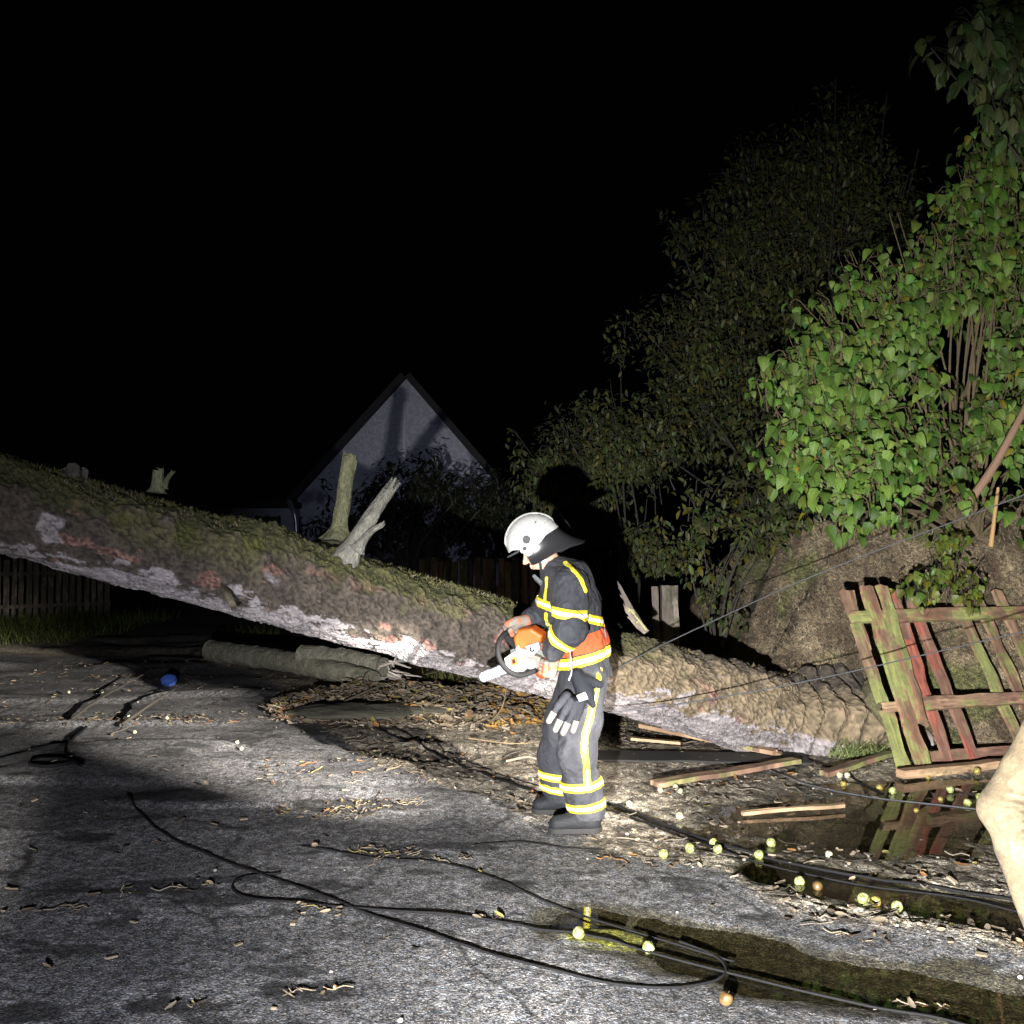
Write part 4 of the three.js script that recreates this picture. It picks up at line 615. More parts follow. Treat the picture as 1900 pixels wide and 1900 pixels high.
{
  const b1 = at(1500, 1100, 10.8); b1.y = 0;
  plant('tall_tree', 'tall dark tree with small leaves reaching up behind the firefighter', 'tree', b1, [B(1530, 300, 11, 0.75, 0.85), B(1430, 380, 11, 0.7, 0.95), B(1340, 480, 10.9, 0.6, 1.0), B(1520, 520, 11, 1.25, 1.3), B(1300, 640, 10.7, 0.75, 0.85), B(1420, 760, 10.8, 1.3, 1.15), B(1230, 800, 10.5, 0.85, 0.8), B(1640, 330, 10.8, 0.5, 0.75), B(1550, 165, 11.1, 0.16, 0.36), B(1660, 190, 11, 0.3, 0.28), B(1720, 290, 11, 0.3, 0.2), B(1262, 420, 11, 0.2, 0.36), B(1180, 600, 10.6, 0.3, 0.25), B(1600, 850, 10.6, 0.9, 1.0)],
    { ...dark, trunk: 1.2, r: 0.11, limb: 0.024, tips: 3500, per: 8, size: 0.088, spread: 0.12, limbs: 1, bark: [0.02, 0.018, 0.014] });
  const b2 = at(1180, 1150, 10.2); b2.y = 0;
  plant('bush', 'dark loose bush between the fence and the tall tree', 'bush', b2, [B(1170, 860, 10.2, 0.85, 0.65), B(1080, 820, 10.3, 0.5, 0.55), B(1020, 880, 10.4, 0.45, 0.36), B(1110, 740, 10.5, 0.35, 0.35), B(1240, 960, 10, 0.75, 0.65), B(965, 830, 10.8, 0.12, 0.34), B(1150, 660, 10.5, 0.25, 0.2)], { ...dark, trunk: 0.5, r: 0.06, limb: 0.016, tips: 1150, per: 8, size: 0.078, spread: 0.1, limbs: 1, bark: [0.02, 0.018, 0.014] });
  const b3 = at(1330, 1190, 9.2); b3.y = 0;
  plant('bush', 'leafy low bush with brighter sprigs left of the earth bank', 'bush', b3, [B(1340, 1020, 9.2, 0.6, 0.5), B(1420, 980, 9.0, 0.5, 0.5), B(1300, 930, 9.3, 0.55, 0.4), B(1340, 1110, 8.9, 0.3, 0.22), B(1470, 920, 8.9, 0.4, 0.35)], { ...dark, trunk: 0.4, r: 0.05, limb: 0.014, bark: [0.04, 0.034, 0.026], tips: 520, per: 6, size: 0.086, spread: 0.07, a: [0.02, 0.034, 0.01], b: [0.095, 0.115, 0.034], limbs: 2 });
  const b4 = at(760, 1040, 17); b4.y = 0;
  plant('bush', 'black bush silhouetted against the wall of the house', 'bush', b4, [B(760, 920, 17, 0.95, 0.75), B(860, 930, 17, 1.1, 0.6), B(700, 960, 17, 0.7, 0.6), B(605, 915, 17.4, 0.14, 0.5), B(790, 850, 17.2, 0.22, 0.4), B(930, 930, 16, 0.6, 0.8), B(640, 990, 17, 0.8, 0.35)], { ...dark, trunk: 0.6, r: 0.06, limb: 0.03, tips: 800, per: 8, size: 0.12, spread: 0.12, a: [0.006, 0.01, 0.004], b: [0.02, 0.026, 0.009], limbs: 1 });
  // the big-leaved shrub on the bank
  const b5 = V(at(1790, 930, 8.1).x, 1.62, -8.1);
  plant('large_leaved_shrub', 'bright green shrub with large heart-shaped leaves on the earth bank', 'shrub', b5, [B(1640, 640, 7.9, 0.75, 0.85, 0.6), B(1530, 700, 7.9, 0.42, 0.55), B(1600, 880, 7.6, 0.55, 0.42), B(1490, 800, 7.7, 0.32, 0.45), B(1450, 690, 7.8, 0.24, 0.24), B(1440, 850, 7.7, 0.14, 0.22), B(1500, 570, 7.9, 0.2, 0.14), B(1560, 480, 8, 0.2, 0.16), B(1650, 400, 7.9, 0.16, 0.16), B(1760, 370, 7.8, 0.2, 0.16), B(1720, 520, 7.8, 0.6, 0.5), B(1840, 420, 7.8, 0.4, 0.6), B(1860, 610, 7.9, 0.35, 0.6, 0.4), B(1870, 780, 7.8, 0.4, 0.45, 0.4), B(1700, 830, 7.7, 0.55, 0.42), B(1700, 930, 7.3, 0.55, 0.16, 0.25), B(1880, 270, 7.6, 0.34, 0.42), B(1820, 330, 7.7, 0.28, 0.3), B(1590, 950, 7.3, 0.34, 0.2, 0.25), B(1980, 560, 8, 0.5, 1.2), B(1870, 930, 7.4, 0.3, 0.2, 0.2)],
    { leaf: bigLeaf, leaf2: bigLeaf2, droop: 1.0, rough: 0.58, a: [0.03, 0.078, 0.013], b: [0.2, 0.32, 0.06], tips: 2500, per: 3.4, size: 0.102, spread: 0.12, twig: 0.007, twigEvery: 1, limb: 0.015, limbs: 3, arch: 0.12, bark: [0.13, 0.1, 0.055], single: true, yellow: 0.03, front: 0.55, skip: (p) => { if (noise(p.x * 2.6, p.y * 2.6, p.z * 2.6 + 5) < 0.38) return true; const d = -p.z, x = 950 + 1800 * p.x / d, y = 1000 - 1800 * (p.y - EYE) / d; return Math.hypot((x - 1785) / 62, (y - 650) / 75) < 0.95 && p.z > -8.2; } });
  // dead stems and sticks on the bank
  for (const [n, q, r, c] of [['dead branch, reddish brown, leaning through the shrub at the right edge', [at(1795, 935, 7.2), at(1835, 880, 7.15), at(1880, 800, 7.1), at(1930, 700, 7.1)], 0.035, [0.2, 0.125, 0.085]], ['short tan stick standing on the bank below the shrub', [at(1838, 1015, 7.1), at(1844, 970, 7.1), at(1852, 905, 7.15)], 0.018, [0.4, 0.25, 0.11]]])
    single('dead_branch', tube(q, (t) => r * (1 - 0.4 * t), 24, 8), mat(c, 0.9, { bumpMap: woodBump, bumpScale: 0.006 }), n, 'branch');
  // vine on the bank face
  const b6 = at(1745, 1100, 7.55);
  plant('vine', 'yellow-green vine climbing the bank behind the fence panel', 'vine', b6, [B(1765, 1000, 7.55, 0.14, 0.14, 0.12), B(1750, 1050, 7.5, 0.17, 0.14, 0.1), B(1720, 1085, 7.45, 0.2, 0.1, 0.1), B(1790, 1080, 7.5, 0.16, 0.1, 0.1), B(1680, 1070, 7.5, 0.12, 0.08, 0.08)], { leaf: bigLeaf, droop: 1.0, rough: 0.45, a: [0.06, 0.1, 0.015], b: [0.2, 0.24, 0.05], tips: 70, per: 3, size: 0.075, spread: 0.05, twig: 0.003, twigEvery: 1, limb: 0.006, limbs: 1, yellow: 0.1 });
  const b7 = V(at(2300, 1100, 6.6).x, 1.2, -6.9);
  plant('overhanging_tree', 'grey-green tree branch hanging in at the top right corner', 'tree', b7, [B(1840, 60, 6.6, 0.4, 0.3), B(1790, 110, 6.6, 0.22, 0.16), B(1850, 190, 6.5, 0.22, 0.13), B(1960, 100, 6.7, 0.5, 0.7), B(1740, 88, 6.7, 0.09, 0.05), B(2150, 300, 6.8, 0.6, 0.8)], { leaf: leafGeo((v) => oval(v) * 1.15, 0.3, 0.2, 5), droop: 0.9, rough: 0.5, a: [0.05, 0.08, 0.03], b: [0.18, 0.24, 0.1], tips: 330, per: 5, size: 0.15, spread: 0.09, trunk: 1.6, r: 0.09, limb: 0.02, limbs: 1, twigEvery: 1 });
}
// ------------------------------------------------------------------ people
const cloth = tex(512, 512, (u, v) => { const a = Math.sin(u * 512 * Math.PI * 0.5) * Math.sin(v * 512 * Math.PI * 0.5) * 0.5 + 0.5; return 0.45 * a + 0.35 * wrapNoise(u, v, 120, 801) + 0.2 * wrapNoise(u, v, 30, 802); });
const cloak = (c, rough = 0.9, more = {}) => mat(c, rough, { bumpMap: cloth, bumpScale: 0.003, ...more });
const folds = (amp, sx, sy, sz, z0 = 0) => (x, y, z) => amp * (Math.abs(fbm(x * sx + z0, y * sy, z * sz, 3) - 0.5) * 3 - 0.55);
const around = (pts, m) => { const lo = V(9e9, 9e9, 9e9), hi = V(-9e9, -9e9, -9e9); for (const p of pts) { lo.min(p); hi.max(p); } return [lo.subScalar(m), hi.addScalar(m)]; };
// a band of tape round a limb or body: the part of the field between two planes, standing off the cloth
function band(sdf, c, n, w, off, reach, cell = 0.0045) {
  n = n.clone().normalize(); const f = (x, y, z) => { const b = Math.max(Math.abs((x - c.x) * n.x + (y - c.y) * n.y + (z - c.z) * n.z) - w / 2, Math.hypot(x - c.x, y - c.y, z - c.z) - reach); if (b > 0.015) return b; const d = sdf(x, y, z); return Math.max(d - off, b, -(d + 0.01)); };
  const m = reach + 0.01; return surface(f, c.clone().subScalar(m), c.clone().addScalar(m), Math.max(cell, reach / 45));
}
// a hand that grips a bar: c on the bar's axis, h along the bar, p from the bar to the palm, R the bar's radius; wrist given
function grip(c, h, p, R, wrist, fat = 1) {
  h = h.clone().normalize(); p = p.clone().addScaledVector(h, -p.dot(h)).normalize(); const q = V(0, 0, 0).crossVectors(h, p), r = 0.0105 * fat, at2 = (a, d, k = R + r) => c.clone().addScaledVector(h, d).addScaledVector(p, Math.cos(a) * k).addScaledVector(q, Math.sin(a) * k);
  const f = [], palm = [];
  for (const [d, l] of [[-0.033, 0.9], [-0.011, 1], [0.011, 0.97], [0.032, 0.82]]) {
    const k = at2(0.25, d, R + 0.019 * fat), a = at2(1.15, d * 1.02, R + r * 1.35), b = at2(2.1 * l + 0.15, d, R + r), e = at2(3.1 * l + 0.2, d * 0.95, R + r * 0.9);
    f.push(blend(0.004, cone(k, a, r * 1.12, r * 1.08), cone(a, b, r * 1.06, r), cone(b, e, r * 0.98, r * 0.85)));
    palm.push(cone(wrist.clone().lerp(at2(-0.5, d * 0.6, R + 0.02), 0.35), k, 0.019 * fat, 0.0135 * fat));
  }
  const t0 = wrist.clone().lerp(at2(-0.4, 0.02, R + 0.02), 0.5), t1 = at2(-0.95, 0.036, R + r * 1.5), t2 = at2(-1.9, 0.03, R + r * 1.1), t3 = at2(-2.6, 0.018, R + r);
  const thumb = blend(0.006, cone(t0, t1, 0.018 * fat, r * 1.25), cone(t1, t2, r * 1.22, r * 1.08), cone(t2, t3, r * 1.08, r * 0.9));
  const P = blend(0.02, ...palm, cone(wrist, wrist.clone().lerp(c, 0.25), 0.029 * fat, 0.026 * fat));
  const all = (x, y, z) => { let d = P(x, y, z); d = smin(d, thumb(x, y, z), 0.008); for (const g of f) d = smin(d, g(x, y, z), 0.0035); return d; };
  const [lo, hi] = around([c, wrist], 0.085 + R); return surface(all, lo, hi, 0.0035);
}
const skinMat = mat([0.5, 0.27, 0.19], 0.55), leather = mat([0.02, 0.02, 0.022], 0.5, { bumpMap: barkBump, bumpScale: 0.001 });
const dusty = tex(512, 512, (u, v) => { const k = 0.55 + 0.3 * wrapNoise(u, v, 5, 811) + 0.2 * wrapNoise(u, v, 23, 812) + 0.16 * (wrapNoise(u, v, 140, 813) - 0.5); return [k, k * 0.99, k * 0.97]; }, true);
const fluoYellow = mat([0.55, 0.47, 0.02], 0.65), silver = mat([0.62, 0.62, 0.55], 0.55), orangeCloth = cloak([0.36, 0.055, 0.012], 0.85);
const navy = cloak([0.038, 0.042, 0.056], 0.85, { map: dusty }), trouserMat = cloak([1, 1, 1], 0.85, { vertexColors: true });

// head in its own axes: F forward, U up, S to the left of the head; c the middle of the skull
function headField(c, F, U) {
  const S = V(0, 0, 0).crossVectors(U, F), P = (f, u, s) => c.clone().addScaledVector(F, f).addScaledVector(U, u).addScaledVector(S, s);
  const ell = (f, u, s, a, b, d) => { const o = P(f, u, s); return (x, y, z) => { const dx = x - o.x, dy = y - o.y, dz = z - o.z, p = (dx * F.x + dy * F.y + dz * F.z) / a, q = (dx * U.x + dy * U.y + dz * U.z) / b, r = (dx * S.x + dy * S.y + dz * S.z) / d, k = Math.hypot(p, q, r); return (k - 1) * Math.min(a, b, d); }; };
  const base = blend(0.03, ell(-0.012, 0.02, 0, 0.098, 0.1, 0.077), ell(0.03, -0.06, 0, 0.06, 0.075, 0.062), cone(P(0.066, -0.122, 0.012), P(0.066, -0.122, -0.012), 0.021, 0.021), cone(P(0.0, -0.085, 0.05), P(0.06, -0.115, 0.018), 0.022, 0.02), cone(P(0.0, -0.085, -0.05), P(0.06, -0.115, -0.018), 0.022, 0.02));
  const nose = blend(0.01, cone(P(0.086, -0.012, 0), P(0.112, -0.052, 0), 0.008, 0.0115), cone(P(0.1, -0.056, 0.011), P(0.1, -0.056, -0.011), 0.008, 0.008));
  const brow = cone(P(0.08, 0.006, 0.036), P(0.08, 0.006, -0.036), 0.012, 0.012), lips = blend(0.004, cone(P(0.091, -0.083, 0.016), P(0.091, -0.083, -0.016), 0.0065, 0.0065), cone(P(0.09, -0.094, 0.014), P(0.09, -0.094, -0.014), 0.007, 0.007));
  const ear = (s) => cone(P(-0.012, 0.0, s * 0.08), P(-0.004, -0.04, s * 0.077), 0.015, 0.01), sock = [1, -1].map((s) => ell(0.093, -0.014, s * 0.033, 0.016, 0.011, 0.017)), e1 = ear(1), e2 = ear(-1), eyes = [1, -1].map((s) => ell(0.076, -0.014, s * 0.033, 0.0125, 0.0125, 0.0125));
  return [(x, y, z) => { let d = base(x, y, z); d = smin(d, brow(x, y, z), 0.02); for (const s of sock) d = -smin(-d, s(x, y, z), 0.01); for (const s of eyes) d = Math.min(d, s(x, y, z)); d = smin(d, nose(x, y, z), 0.012); d = smin(d, lips(x, y, z), 0.006); d = smin(d, e1(x, y, z), 0.008); return smin(d, e2(x, y, z), 0.008); }, P, S];
}
function boot(ankle, toe, heel, r = 1) { // leather boot: shaft, instep, sole; toe and heel at the ground
  const up = (p, h) => V(p.x, p.y + h, p.z), mid = heel.clone().lerp(toe, 0.45), f = blend(0.035, cone(up(ankle, 0.05), up(ankle, -0.01), 0.052 * r, 0.054 * r), cone(up(ankle, -0.01), up(heel.clone().lerp(toe, 0.16), 0.05), 0.055 * r, 0.047 * r), cone(up(heel.clone().lerp(toe, 0.16), 0.05), up(mid, 0.062), 0.047 * r, 0.047 * r), cone(up(mid, 0.06), up(toe.clone().lerp(heel, 0.18), 0.046), 0.047 * r, 0.043 * r));
  const y0 = Math.min(toe.y, heel.y), [lo, hi] = around([up(ankle, 0.12), toe, heel], 0.08), sole = (x, y, z) => Math.max(f(x, y0 + 0.04, z) - 0.006, y - y0 - 0.03, y0 - y);
  const main = surface((x, y, z) => Math.max(f(x, y, z), y0 + 0.012 - y) + 0.002 * Math.sin(y * 260) * sst(0.1, 0.13, y - y0), lo, hi, 0.006); return [main, surface(sole, lo, hi, 0.0055)];
}
const dusty2 = tex(256, 256, (u, v) => { const k = 0.93 + 0.07 * wrapNoise(u, v, 60, 821) - (wrapNoise(u, v, 40, 822) > 0.9 ? 0.2 : 0); return [k, k, k]; }, true);
function helmet(g, c, F, U, S, white, guard) {
  const L = (x, y, z) => { const dx = x - c.x, dy = y - c.y, dz = z - c.z; return [dx * F.x + dy * F.y + dz * F.z, dx * U.x + dy * U.y + dz * U.z, dx * S.x + dy * S.y + dz * S.z]; };
  const low = [[-0.2, 0.004], [-0.16, 0.0], [-0.085, -0.004], [-0.01, -0.03], [0.03, -0.052], [0.05, -0.064], [0.07, -0.064], [0.088, -0.034], [0.108, -0.002], [0.13, 0.006], [0.2, -0.004]];
  const cut = (a) => { let i = 0; while (i < low.length - 2 && a > low[i + 1][0]) i++; return mix(low[i][1], low[i + 1][1], sst(low[i][0], low[i + 1][0], a)); };
  const shell = (x, y, z) => { const [a, b, s] = L(x, y, z), fr = a < 0 ? 1 + 0.06 * sst(0.05, -0.03, b) * sst(-0.05, -0.16, a) : 1, k = Math.hypot(a / (0.158 * fr), (b + 0.0) / (b > 0 ? 0.15 : 0.3), s / 0.127); let d = (k - 1) * 0.127; d -= 0.008 * sst(0.026, 0.016, Math.abs(s)) * sst(0.03, 0.07, b); d += 0.0025 * sst(0.004, 0.0, Math.abs(b - 0.052 + 0.1 * a)) * (a < 0.02 ? 1 : 0); return Math.max(Math.abs(d + 0.004) - 0.004, cut(a) - b); };
  const o = part(g, 'helmet', boxUV(surface(shell, c.clone().subScalar(0.22), c.clone().addScalar(0.22), 0.0052), 3), white);
  const P = (a, b, s) => c.clone().addScaledVector(F, a).addScaledVector(U, b).addScaledVector(S, s), dot = (a, b, r, sd) => { const k = Math.sqrt(Math.max(0, 1 - (a / 0.158) ** 2 - (b / (b > 0 ? 0.15 : 0.3)) ** 2)) * 0.127; const n = S.clone().multiplyScalar(sd).addScaledVector(F, a * 2).normalize(); const q = new THREE.CylinderGeometry(r, r * 0.92, 0.012, 18).rotateX(Math.PI / 2); const x = V(0, 0, 0).crossVectors(U, n).normalize(); return placed(q, x, V(0, 0, 0).crossVectors(n, x), n, P(a, b, sd * (k + 0.001))); };
  for (const sd of [1, -1]) { part(o, 'vent', dot(0.034, 0.024, 0.0225, sd), leather); part(o, 'vent', dot(0.066, -0.014, 0.0105, sd), leather); part(o, 'vent', dot(-0.055, 0.085, 0.005, sd), leather); }
  part(g, 'visor_edge', tube([P(0.098, -0.012, 0.108), P(0.15, -0.012, 0.06), P(0.172, -0.012, 0), P(0.15, -0.012, -0.06), P(0.098, -0.012, -0.108)], 0.006, 24, 6), mat([0.05, 0.05, 0.055], 0.2));
  if (!guard) return o;
  // neck guard: a skirt from the rear rim to a flared hem
  const pos = [], idx = [], n = 44, m = 12;
  for (let k = 0; k < 2; k++) for (let i = 0; i <= n; i++) for (let j = 0; j <= m; j++) { const u = i / n, v = j / m, th = mix(-2.15, 2.15, u), bk = -Math.cos(th), sd = Math.sin(th), rear = sst(0.2, -1, bk), fl = Math.pow(v, 1.5); const rx = 0.15 + rear * 0.1 * fl, rs = 0.118 + 0.03 * v - 0.012 * Math.sin(v * 3.1), top = cut(bk * 0.15) + 0.012, hem = -0.115 - 0.035 * rear * (1 - fl * 0.4); const q = P(bk * rx * (1 - k * 0.03) - 0.006, mix(top, hem, v) + 0.008 * Math.sin(u * 19) * v, sd * rs * (1 - k * 0.04)); pos.push(q.x, q.y, q.z); }
  const N = (n + 1) * (m + 1); for (let i = 0; i < n; i++) for (let j = 0; j < m; j++) { const a = i * (m + 1) + j, b = a + m + 1; idx.push(a, a + 1, b, a + 1, b + 1, b, N + a, N + b, N + a + 1, N + a + 1, N + b, N + b + 1); }
  for (let i = 0; i < n; i++) { const a = i * (m + 1) + m, b = a + m + 1; idx.push(a, N + a, b, b, N + a, N + b); }
  part(g, 'neck_guard', geoFrom(pos, idx), mat([0.018, 0.018, 0.02], 0.3)); return o;
}
// ------------------------------------------------------------------ the firefighter
const sawC = at(975, 1218, 5.4), sawD = V(-0.86, -0.38, -0.34).normalize(), sawU = V(0, 0, 0).crossVectors(V(0, 0, 1), sawD).normalize(); // along the bar; up (turned below)
if (sawU.y < 0) sawU.negate();
const sawS = V(0, 0, 0).crossVectors(sawD, sawU).normalize(); if (sawS.z < 0) sawS.negate(); // towards us
const SP = (d, u, s) => sawC.clone().addScaledVector(sawD, d).addScaledVector(sawU, u).addScaledVector(sawS, s);
const frontBar = [SP(-0.01, 0.165, -0.06), SP(0.035, 0.165, -0.01), SP(0.085, 0.14, 0.045), SP(0.115, 0.07, 0.075), SP(0.1, -0.02, 0.08), SP(0.05, -0.075, 0.07), SP(-0.05, -0.085, 0.05)];
{
  const Z = 5.48, foot = gr(1068, 1538), g = thing('person', 'firefighter in dark gear and white helmet holding a chainsaw at the trunk', 'person', V(foot.x, 0, -Z));
  const F = V(-0.88, -0.475, 0).normalize(), U = V(-0.475, 0.88, 0).normalize(), hc = at(990, 1003, Z);
  // joints
  const pel = at(1082, 1245, Z), wai = at(1079, 1195, Z), che = at(1056, 1118, Z), upc = at(1050, 1078, Z), nek = at(1032, 1062, Z);
  const nS = at(1058, 1088, Z - 0.2), fS = at(1040, 1088, Z + 0.18), nE = at(1058, 1168, Z - 0.29), fE = at(1012, 1140, Z + 0.2);
  const nW = at(1028, 1204, 5.24), fW = at(984, 1148, 5.52);
  const nH = at(1082, 1262, Z - 0.1), fH = at(1076, 1262, Z + 0.1), nK = at(1070, 1400, 5.3), fK = at(1030, 1400, 5.66), nA = gr(1088, 1541).setY(0.1), fA = gr(1040, 1507).setY(0.1);
  const nT = gr(1016, 1545, 0.005), nHe = gr(1112, 1541, 0.005), fT = gr(988, 1508, 0.005), fHe = gr(1062, 1506, 0.005);
  const flat = (pts, k, w) => { const f = chain(k, pts.map(([p, r]) => [V(p.x, p.y, p.z / w), r])); return (x, y, z) => f(x, y, z / w); };
  const torso = (x, y, z) => flatT(x, y, z), flatT = (() => { const w = 1.36, f = chain(0.06, [[pel, 0.142], [wai, 0.128], [che, 0.158], [upc, 0.128], [nek, 0.065]].map(([p, r]) => [V(p.x, p.y, p.z / w), r])); return (x, y, z) => f(x, y, z / w); })();
  const nArm = chain(0.05, [[nS, 0.094], [nE, 0.079], [nW, 0.054]]), fArm = chain(0.05, [[fS, 0.09], [fE, 0.074], [fW, 0.055]]);
  const hem = pel.y + 0.005, hemN = V(0.22, 1, 0).normalize(); // the jacket's hem, higher at the back in the picture
  const fo = folds(0.014, 8, 6, 8), fo2 = folds(0.011, 19, 14, 19, 4);
  const jacket = (x, y, z) => { let d = smin(torso(x, y, z), nArm(x, y, z), 0.045); d = smin(d, fArm(x, y, z), 0.045); if (d > 0.05 || d < -0.06) return Math.max(d, -((x - pel.x) * hemN.x + (y - hem) * hemN.y)); d += fo(x, y, z) + fo2(x, y, z); const h = (x - pel.x) * hemN.x + (y - hem) * hemN.y + (z - pel.z) * 0; d -= 0.014 * sst(0.1, 0, h); const collar = Math.hypot(x - nek.x + 0.01, y - nek.y - 0.03, (z - nek.z)) - 0.08; d = smin(d, Math.max(collar, y - nek.y - 0.035 + 0.5 * (x - nek.x)), 0.03); return Math.max(d, -h); };
  const [lo, hi] = around([pel, nek, nS, fS, nE, fE, nW, fW], 0.19);
  const jk = part(g, 'jacket', boxUV(surface(jacket, lo, hi, 0.0095), 3), navy);
  const soft = (f) => (x, y, z) => { const d = f(x, y, z); return Math.abs(d) < 0.06 ? d + fo(x, y, z) + fo2(x, y, z) : d; }, nearArm = soft(nArm), farArm = soft(fArm), body = soft((x, y, z) => torso(x, y, z) - 0.014 * sst(0.1, 0, (x - pel.x) * hemN.x + (y - hem) * hemN.y));
  const tape = (f, c, n, w, reach, parent = jk) => { part(parent, 'stripe', band(f, c, n, w, 0.006, reach), fluoYellow); part(parent, 'reflective_band', band(f, c, n, w * 0.42, 0.0085, reach), silver); };
  tape(nearArm, nS.clone().lerp(nE, 0.62), V(0.12, 1, 0.05), 0.056, 0.115); tape(nearArm, nE.clone().lerp(nW, 0.52), nW.clone().sub(nE), 0.056, 0.1); tape(farArm, fE.clone().lerp(fW, 0.3), V(-0.3, 0.3, 0.2).add(fW.clone().sub(fE)), 0.045, 0.1);
  tape(body, at(1066, 1136, Z), V(0.3, 1, 0), 0.052, 0.26); tape(body, at(1078, 1218, Z), V(-0.26, 1, 0), 0.06, 0.26);
  part(jk, 'waist_panel', band(body, at(1082, 1188, Z), V(-0.26, 1, 0), 0.1, 0.004, 0.26), orangeCloth);
  // straight stripes that follow the surface: shoulder, chest, front
  const follow = (f, pts, w, name, m, off) => { const c = chain(0.002, pts.map((p) => [p, w])), [a, b] = around(pts, 0.06); part(jk, name, surface((x, y, z) => { const k = c(x, y, z); if (k > 0.012) return k; const d = f(x, y, z); return Math.max(d - off, -(d + 0.006), k); }, a, b, 0.0042), m); };
  const onSide = (px, py, d) => { const e = V(0, EYE, 0), q = at(px, py, 1).sub(e).normalize(); let t = d - 0.5; for (let i = 0; i < 60; i++) { const p = e.clone().addScaledVector(q, t), s = jacket(p.x, p.y, p.z); if (s < 0.002) return p; t += Math.max(0.003, s * 0.7); } return e.clone().addScaledVector(q, d); };
  for (const [pts, w] of [[[[1049, 1044], [1064, 1058], [1078, 1076], [1086, 1096]], 0.0135], [[[1014, 1073], [1013, 1092], [1011, 1116]], 0.0115], [[[995, 1086], [996, 1100], [997, 1108]], 0.008], [[[1013, 1140], [1015, 1158], [1022, 1172]], 0.013]]) { const q = pts.map(([x, y]) => onSide(x, y, Z)); follow(jacket, q, w, 'stripe', fluoYellow, 0.006); follow(jacket, q, w * 0.45, 'reflective_band', silver, 0.0085); }
  // trousers, wide and crumpled; tone mottled at random
  const leg = (h, k, a) => chain(0.06, [[h, 0.118], [h.clone().lerp(k, 0.55), 0.108], [k, 0.092], [k.clone().lerp(a, 0.55), 0.088], [V(a.x + 0.005, a.y + 0.01, a.z), 0.092]]), nL = leg(nH, nK, nA), fL = leg(fH, fK, fA), seat = (() => { const w = 1.3, c = cone(V(pel.x, pel.y + 0.12, pel.z / w), V(pel.x, pel.y - 0.06, pel.z / w), 0.125, 0.13); return (x, y, z) => c(x, y, z / w); })();
  const lf = folds(0.014, 7, 5, 7, 11), lf2 = folds(0.009, 16, 22, 16, 3), wrinkle = (x, y, z) => lf(x, y, z) + lf2(x, y, z) * sst(0.95, 0.3, y), trous = (x, y, z) => { const d = smin(smin(nL(x, y, z), fL(x, y, z), 0.025), seat(x, y, z), 0.05); return Math.max(Math.abs(d) < 0.06 ? d + wrinkle(x, y, z) : d, y - pel.y - 0.1, 0.07 - y); };
  const [l2, h2] = around([pel, nH, fH, nA, fA, nK, fK], 0.2); l2.y = 0.03;
  const tg = boxUV(surface(trous, l2, h2, 0.009), 3);
  paint(tg, (x, y, z) => { const n = fbm(x * 9, y * 6, z * 9, 3), m = noise(x * 130, y * 130, z * 130); return mix3([0.024, 0.026, 0.033], [0.044, 0.046, 0.054], sst(0.4, 0.65, n)).map((k) => k * (0.85 + 0.3 * m)); });
  const tr = part(g, 'trousers', tg, trouserMat);
  const crumpled = (f) => (x, y, z) => { const d = f(x, y, z); return Math.abs(d) < 0.06 ? d + wrinkle(x, y, z) : d; }, nLeg = crumpled(nL), fLeg = crumpled(fL);
  tape(nLeg, nK.clone().lerp(nA, 0.5), V(-0.1, 1, 0), 0.05, 0.14, tr); tape(nLeg, nK.clone().lerp(nA, 0.86), V(-0.12, 1, 0), 0.05, 0.14, tr); tape(fLeg, fK.clone().lerp(fA, 0.48), V(0.1, 1, 0), 0.048, 0.13, tr); tape(fLeg, fK.clone().lerp(fA, 0.8), V(0.15, 1, 0), 0.048, 0.13, tr);
  { const hit = (px, py) => { const e = V(0, EYE, 0), q = at(px, py, 1).sub(e).normalize(); let t = 4.9; for (let i = 0; i < 80; i++) { const p = e.clone().addScaledVector(q, t), s = trous(p.x, p.y, p.z); if (s < 0.002) return p; t += Math.max(0.003, s * 0.7); } return e.clone().addScaledVector(q, 5.4); }, q = [[1112, 1240], [1108, 1268], [1102, 1300], [1094, 1335], [1086, 1362], [1084, 1395], [1088, 1430], [1091, 1458]].map(([x, y]) => hit(x, y));
    for (const [w, n, m, off] of [[0.021, 'stripe', fluoYellow, 0.006], [0.0095, 'reflective_band', silver, 0.0085]]) { const c = chain(0.002, q.map((p) => [p, w])), [a, b] = around(q, 0.05); part(tr, n, surface((x, y, z) => { const k = c(x, y, z); if (k > 0.014) return k; const d = trous(x, y, z); return Math.max(d - off, -(d + 0.006), k); }, a, b, 0.005), m); } }
  for (const [A, T, H] of [[nA, nT, nHe], [fA, fT, fHe]]) { const [b, s] = boot(A, T, H); const o = part(g, 'boot', boxUV(b, 4), dull([0.016, 0.017, 0.02], 0.55, { bumpMap: barkBump, bumpScale: 0.003 })); part(o, 'sole', s, mat([0.012, 0.012, 0.012], 0.8)); }
  // body: head, neck, and the figure inside the clothes, one surface
  const [hd, P, S] = headField(hc.clone().addScaledVector(F, -0.008).addScaledVector(U, -0.035), F, U);
  const neck = cone(hc.clone().addScaledVector(U, -0.1).addScaledVector(F, -0.015), nek, 0.062, 0.068), inner = blend(0.05, (x, y, z) => torso(x, y, z) + 0.03, (x, y, z) => nArm(x, y, z) + 0.022, (x, y, z) => fArm(x, y, z) + 0.022, (x, y, z) => Math.max(nL(x, y, z), fL(x, y, z) > nL(x, y, z) ? nL(x, y, z) : -9) + 0.035, (x, y, z) => fL(x, y, z) + 0.035, neck);
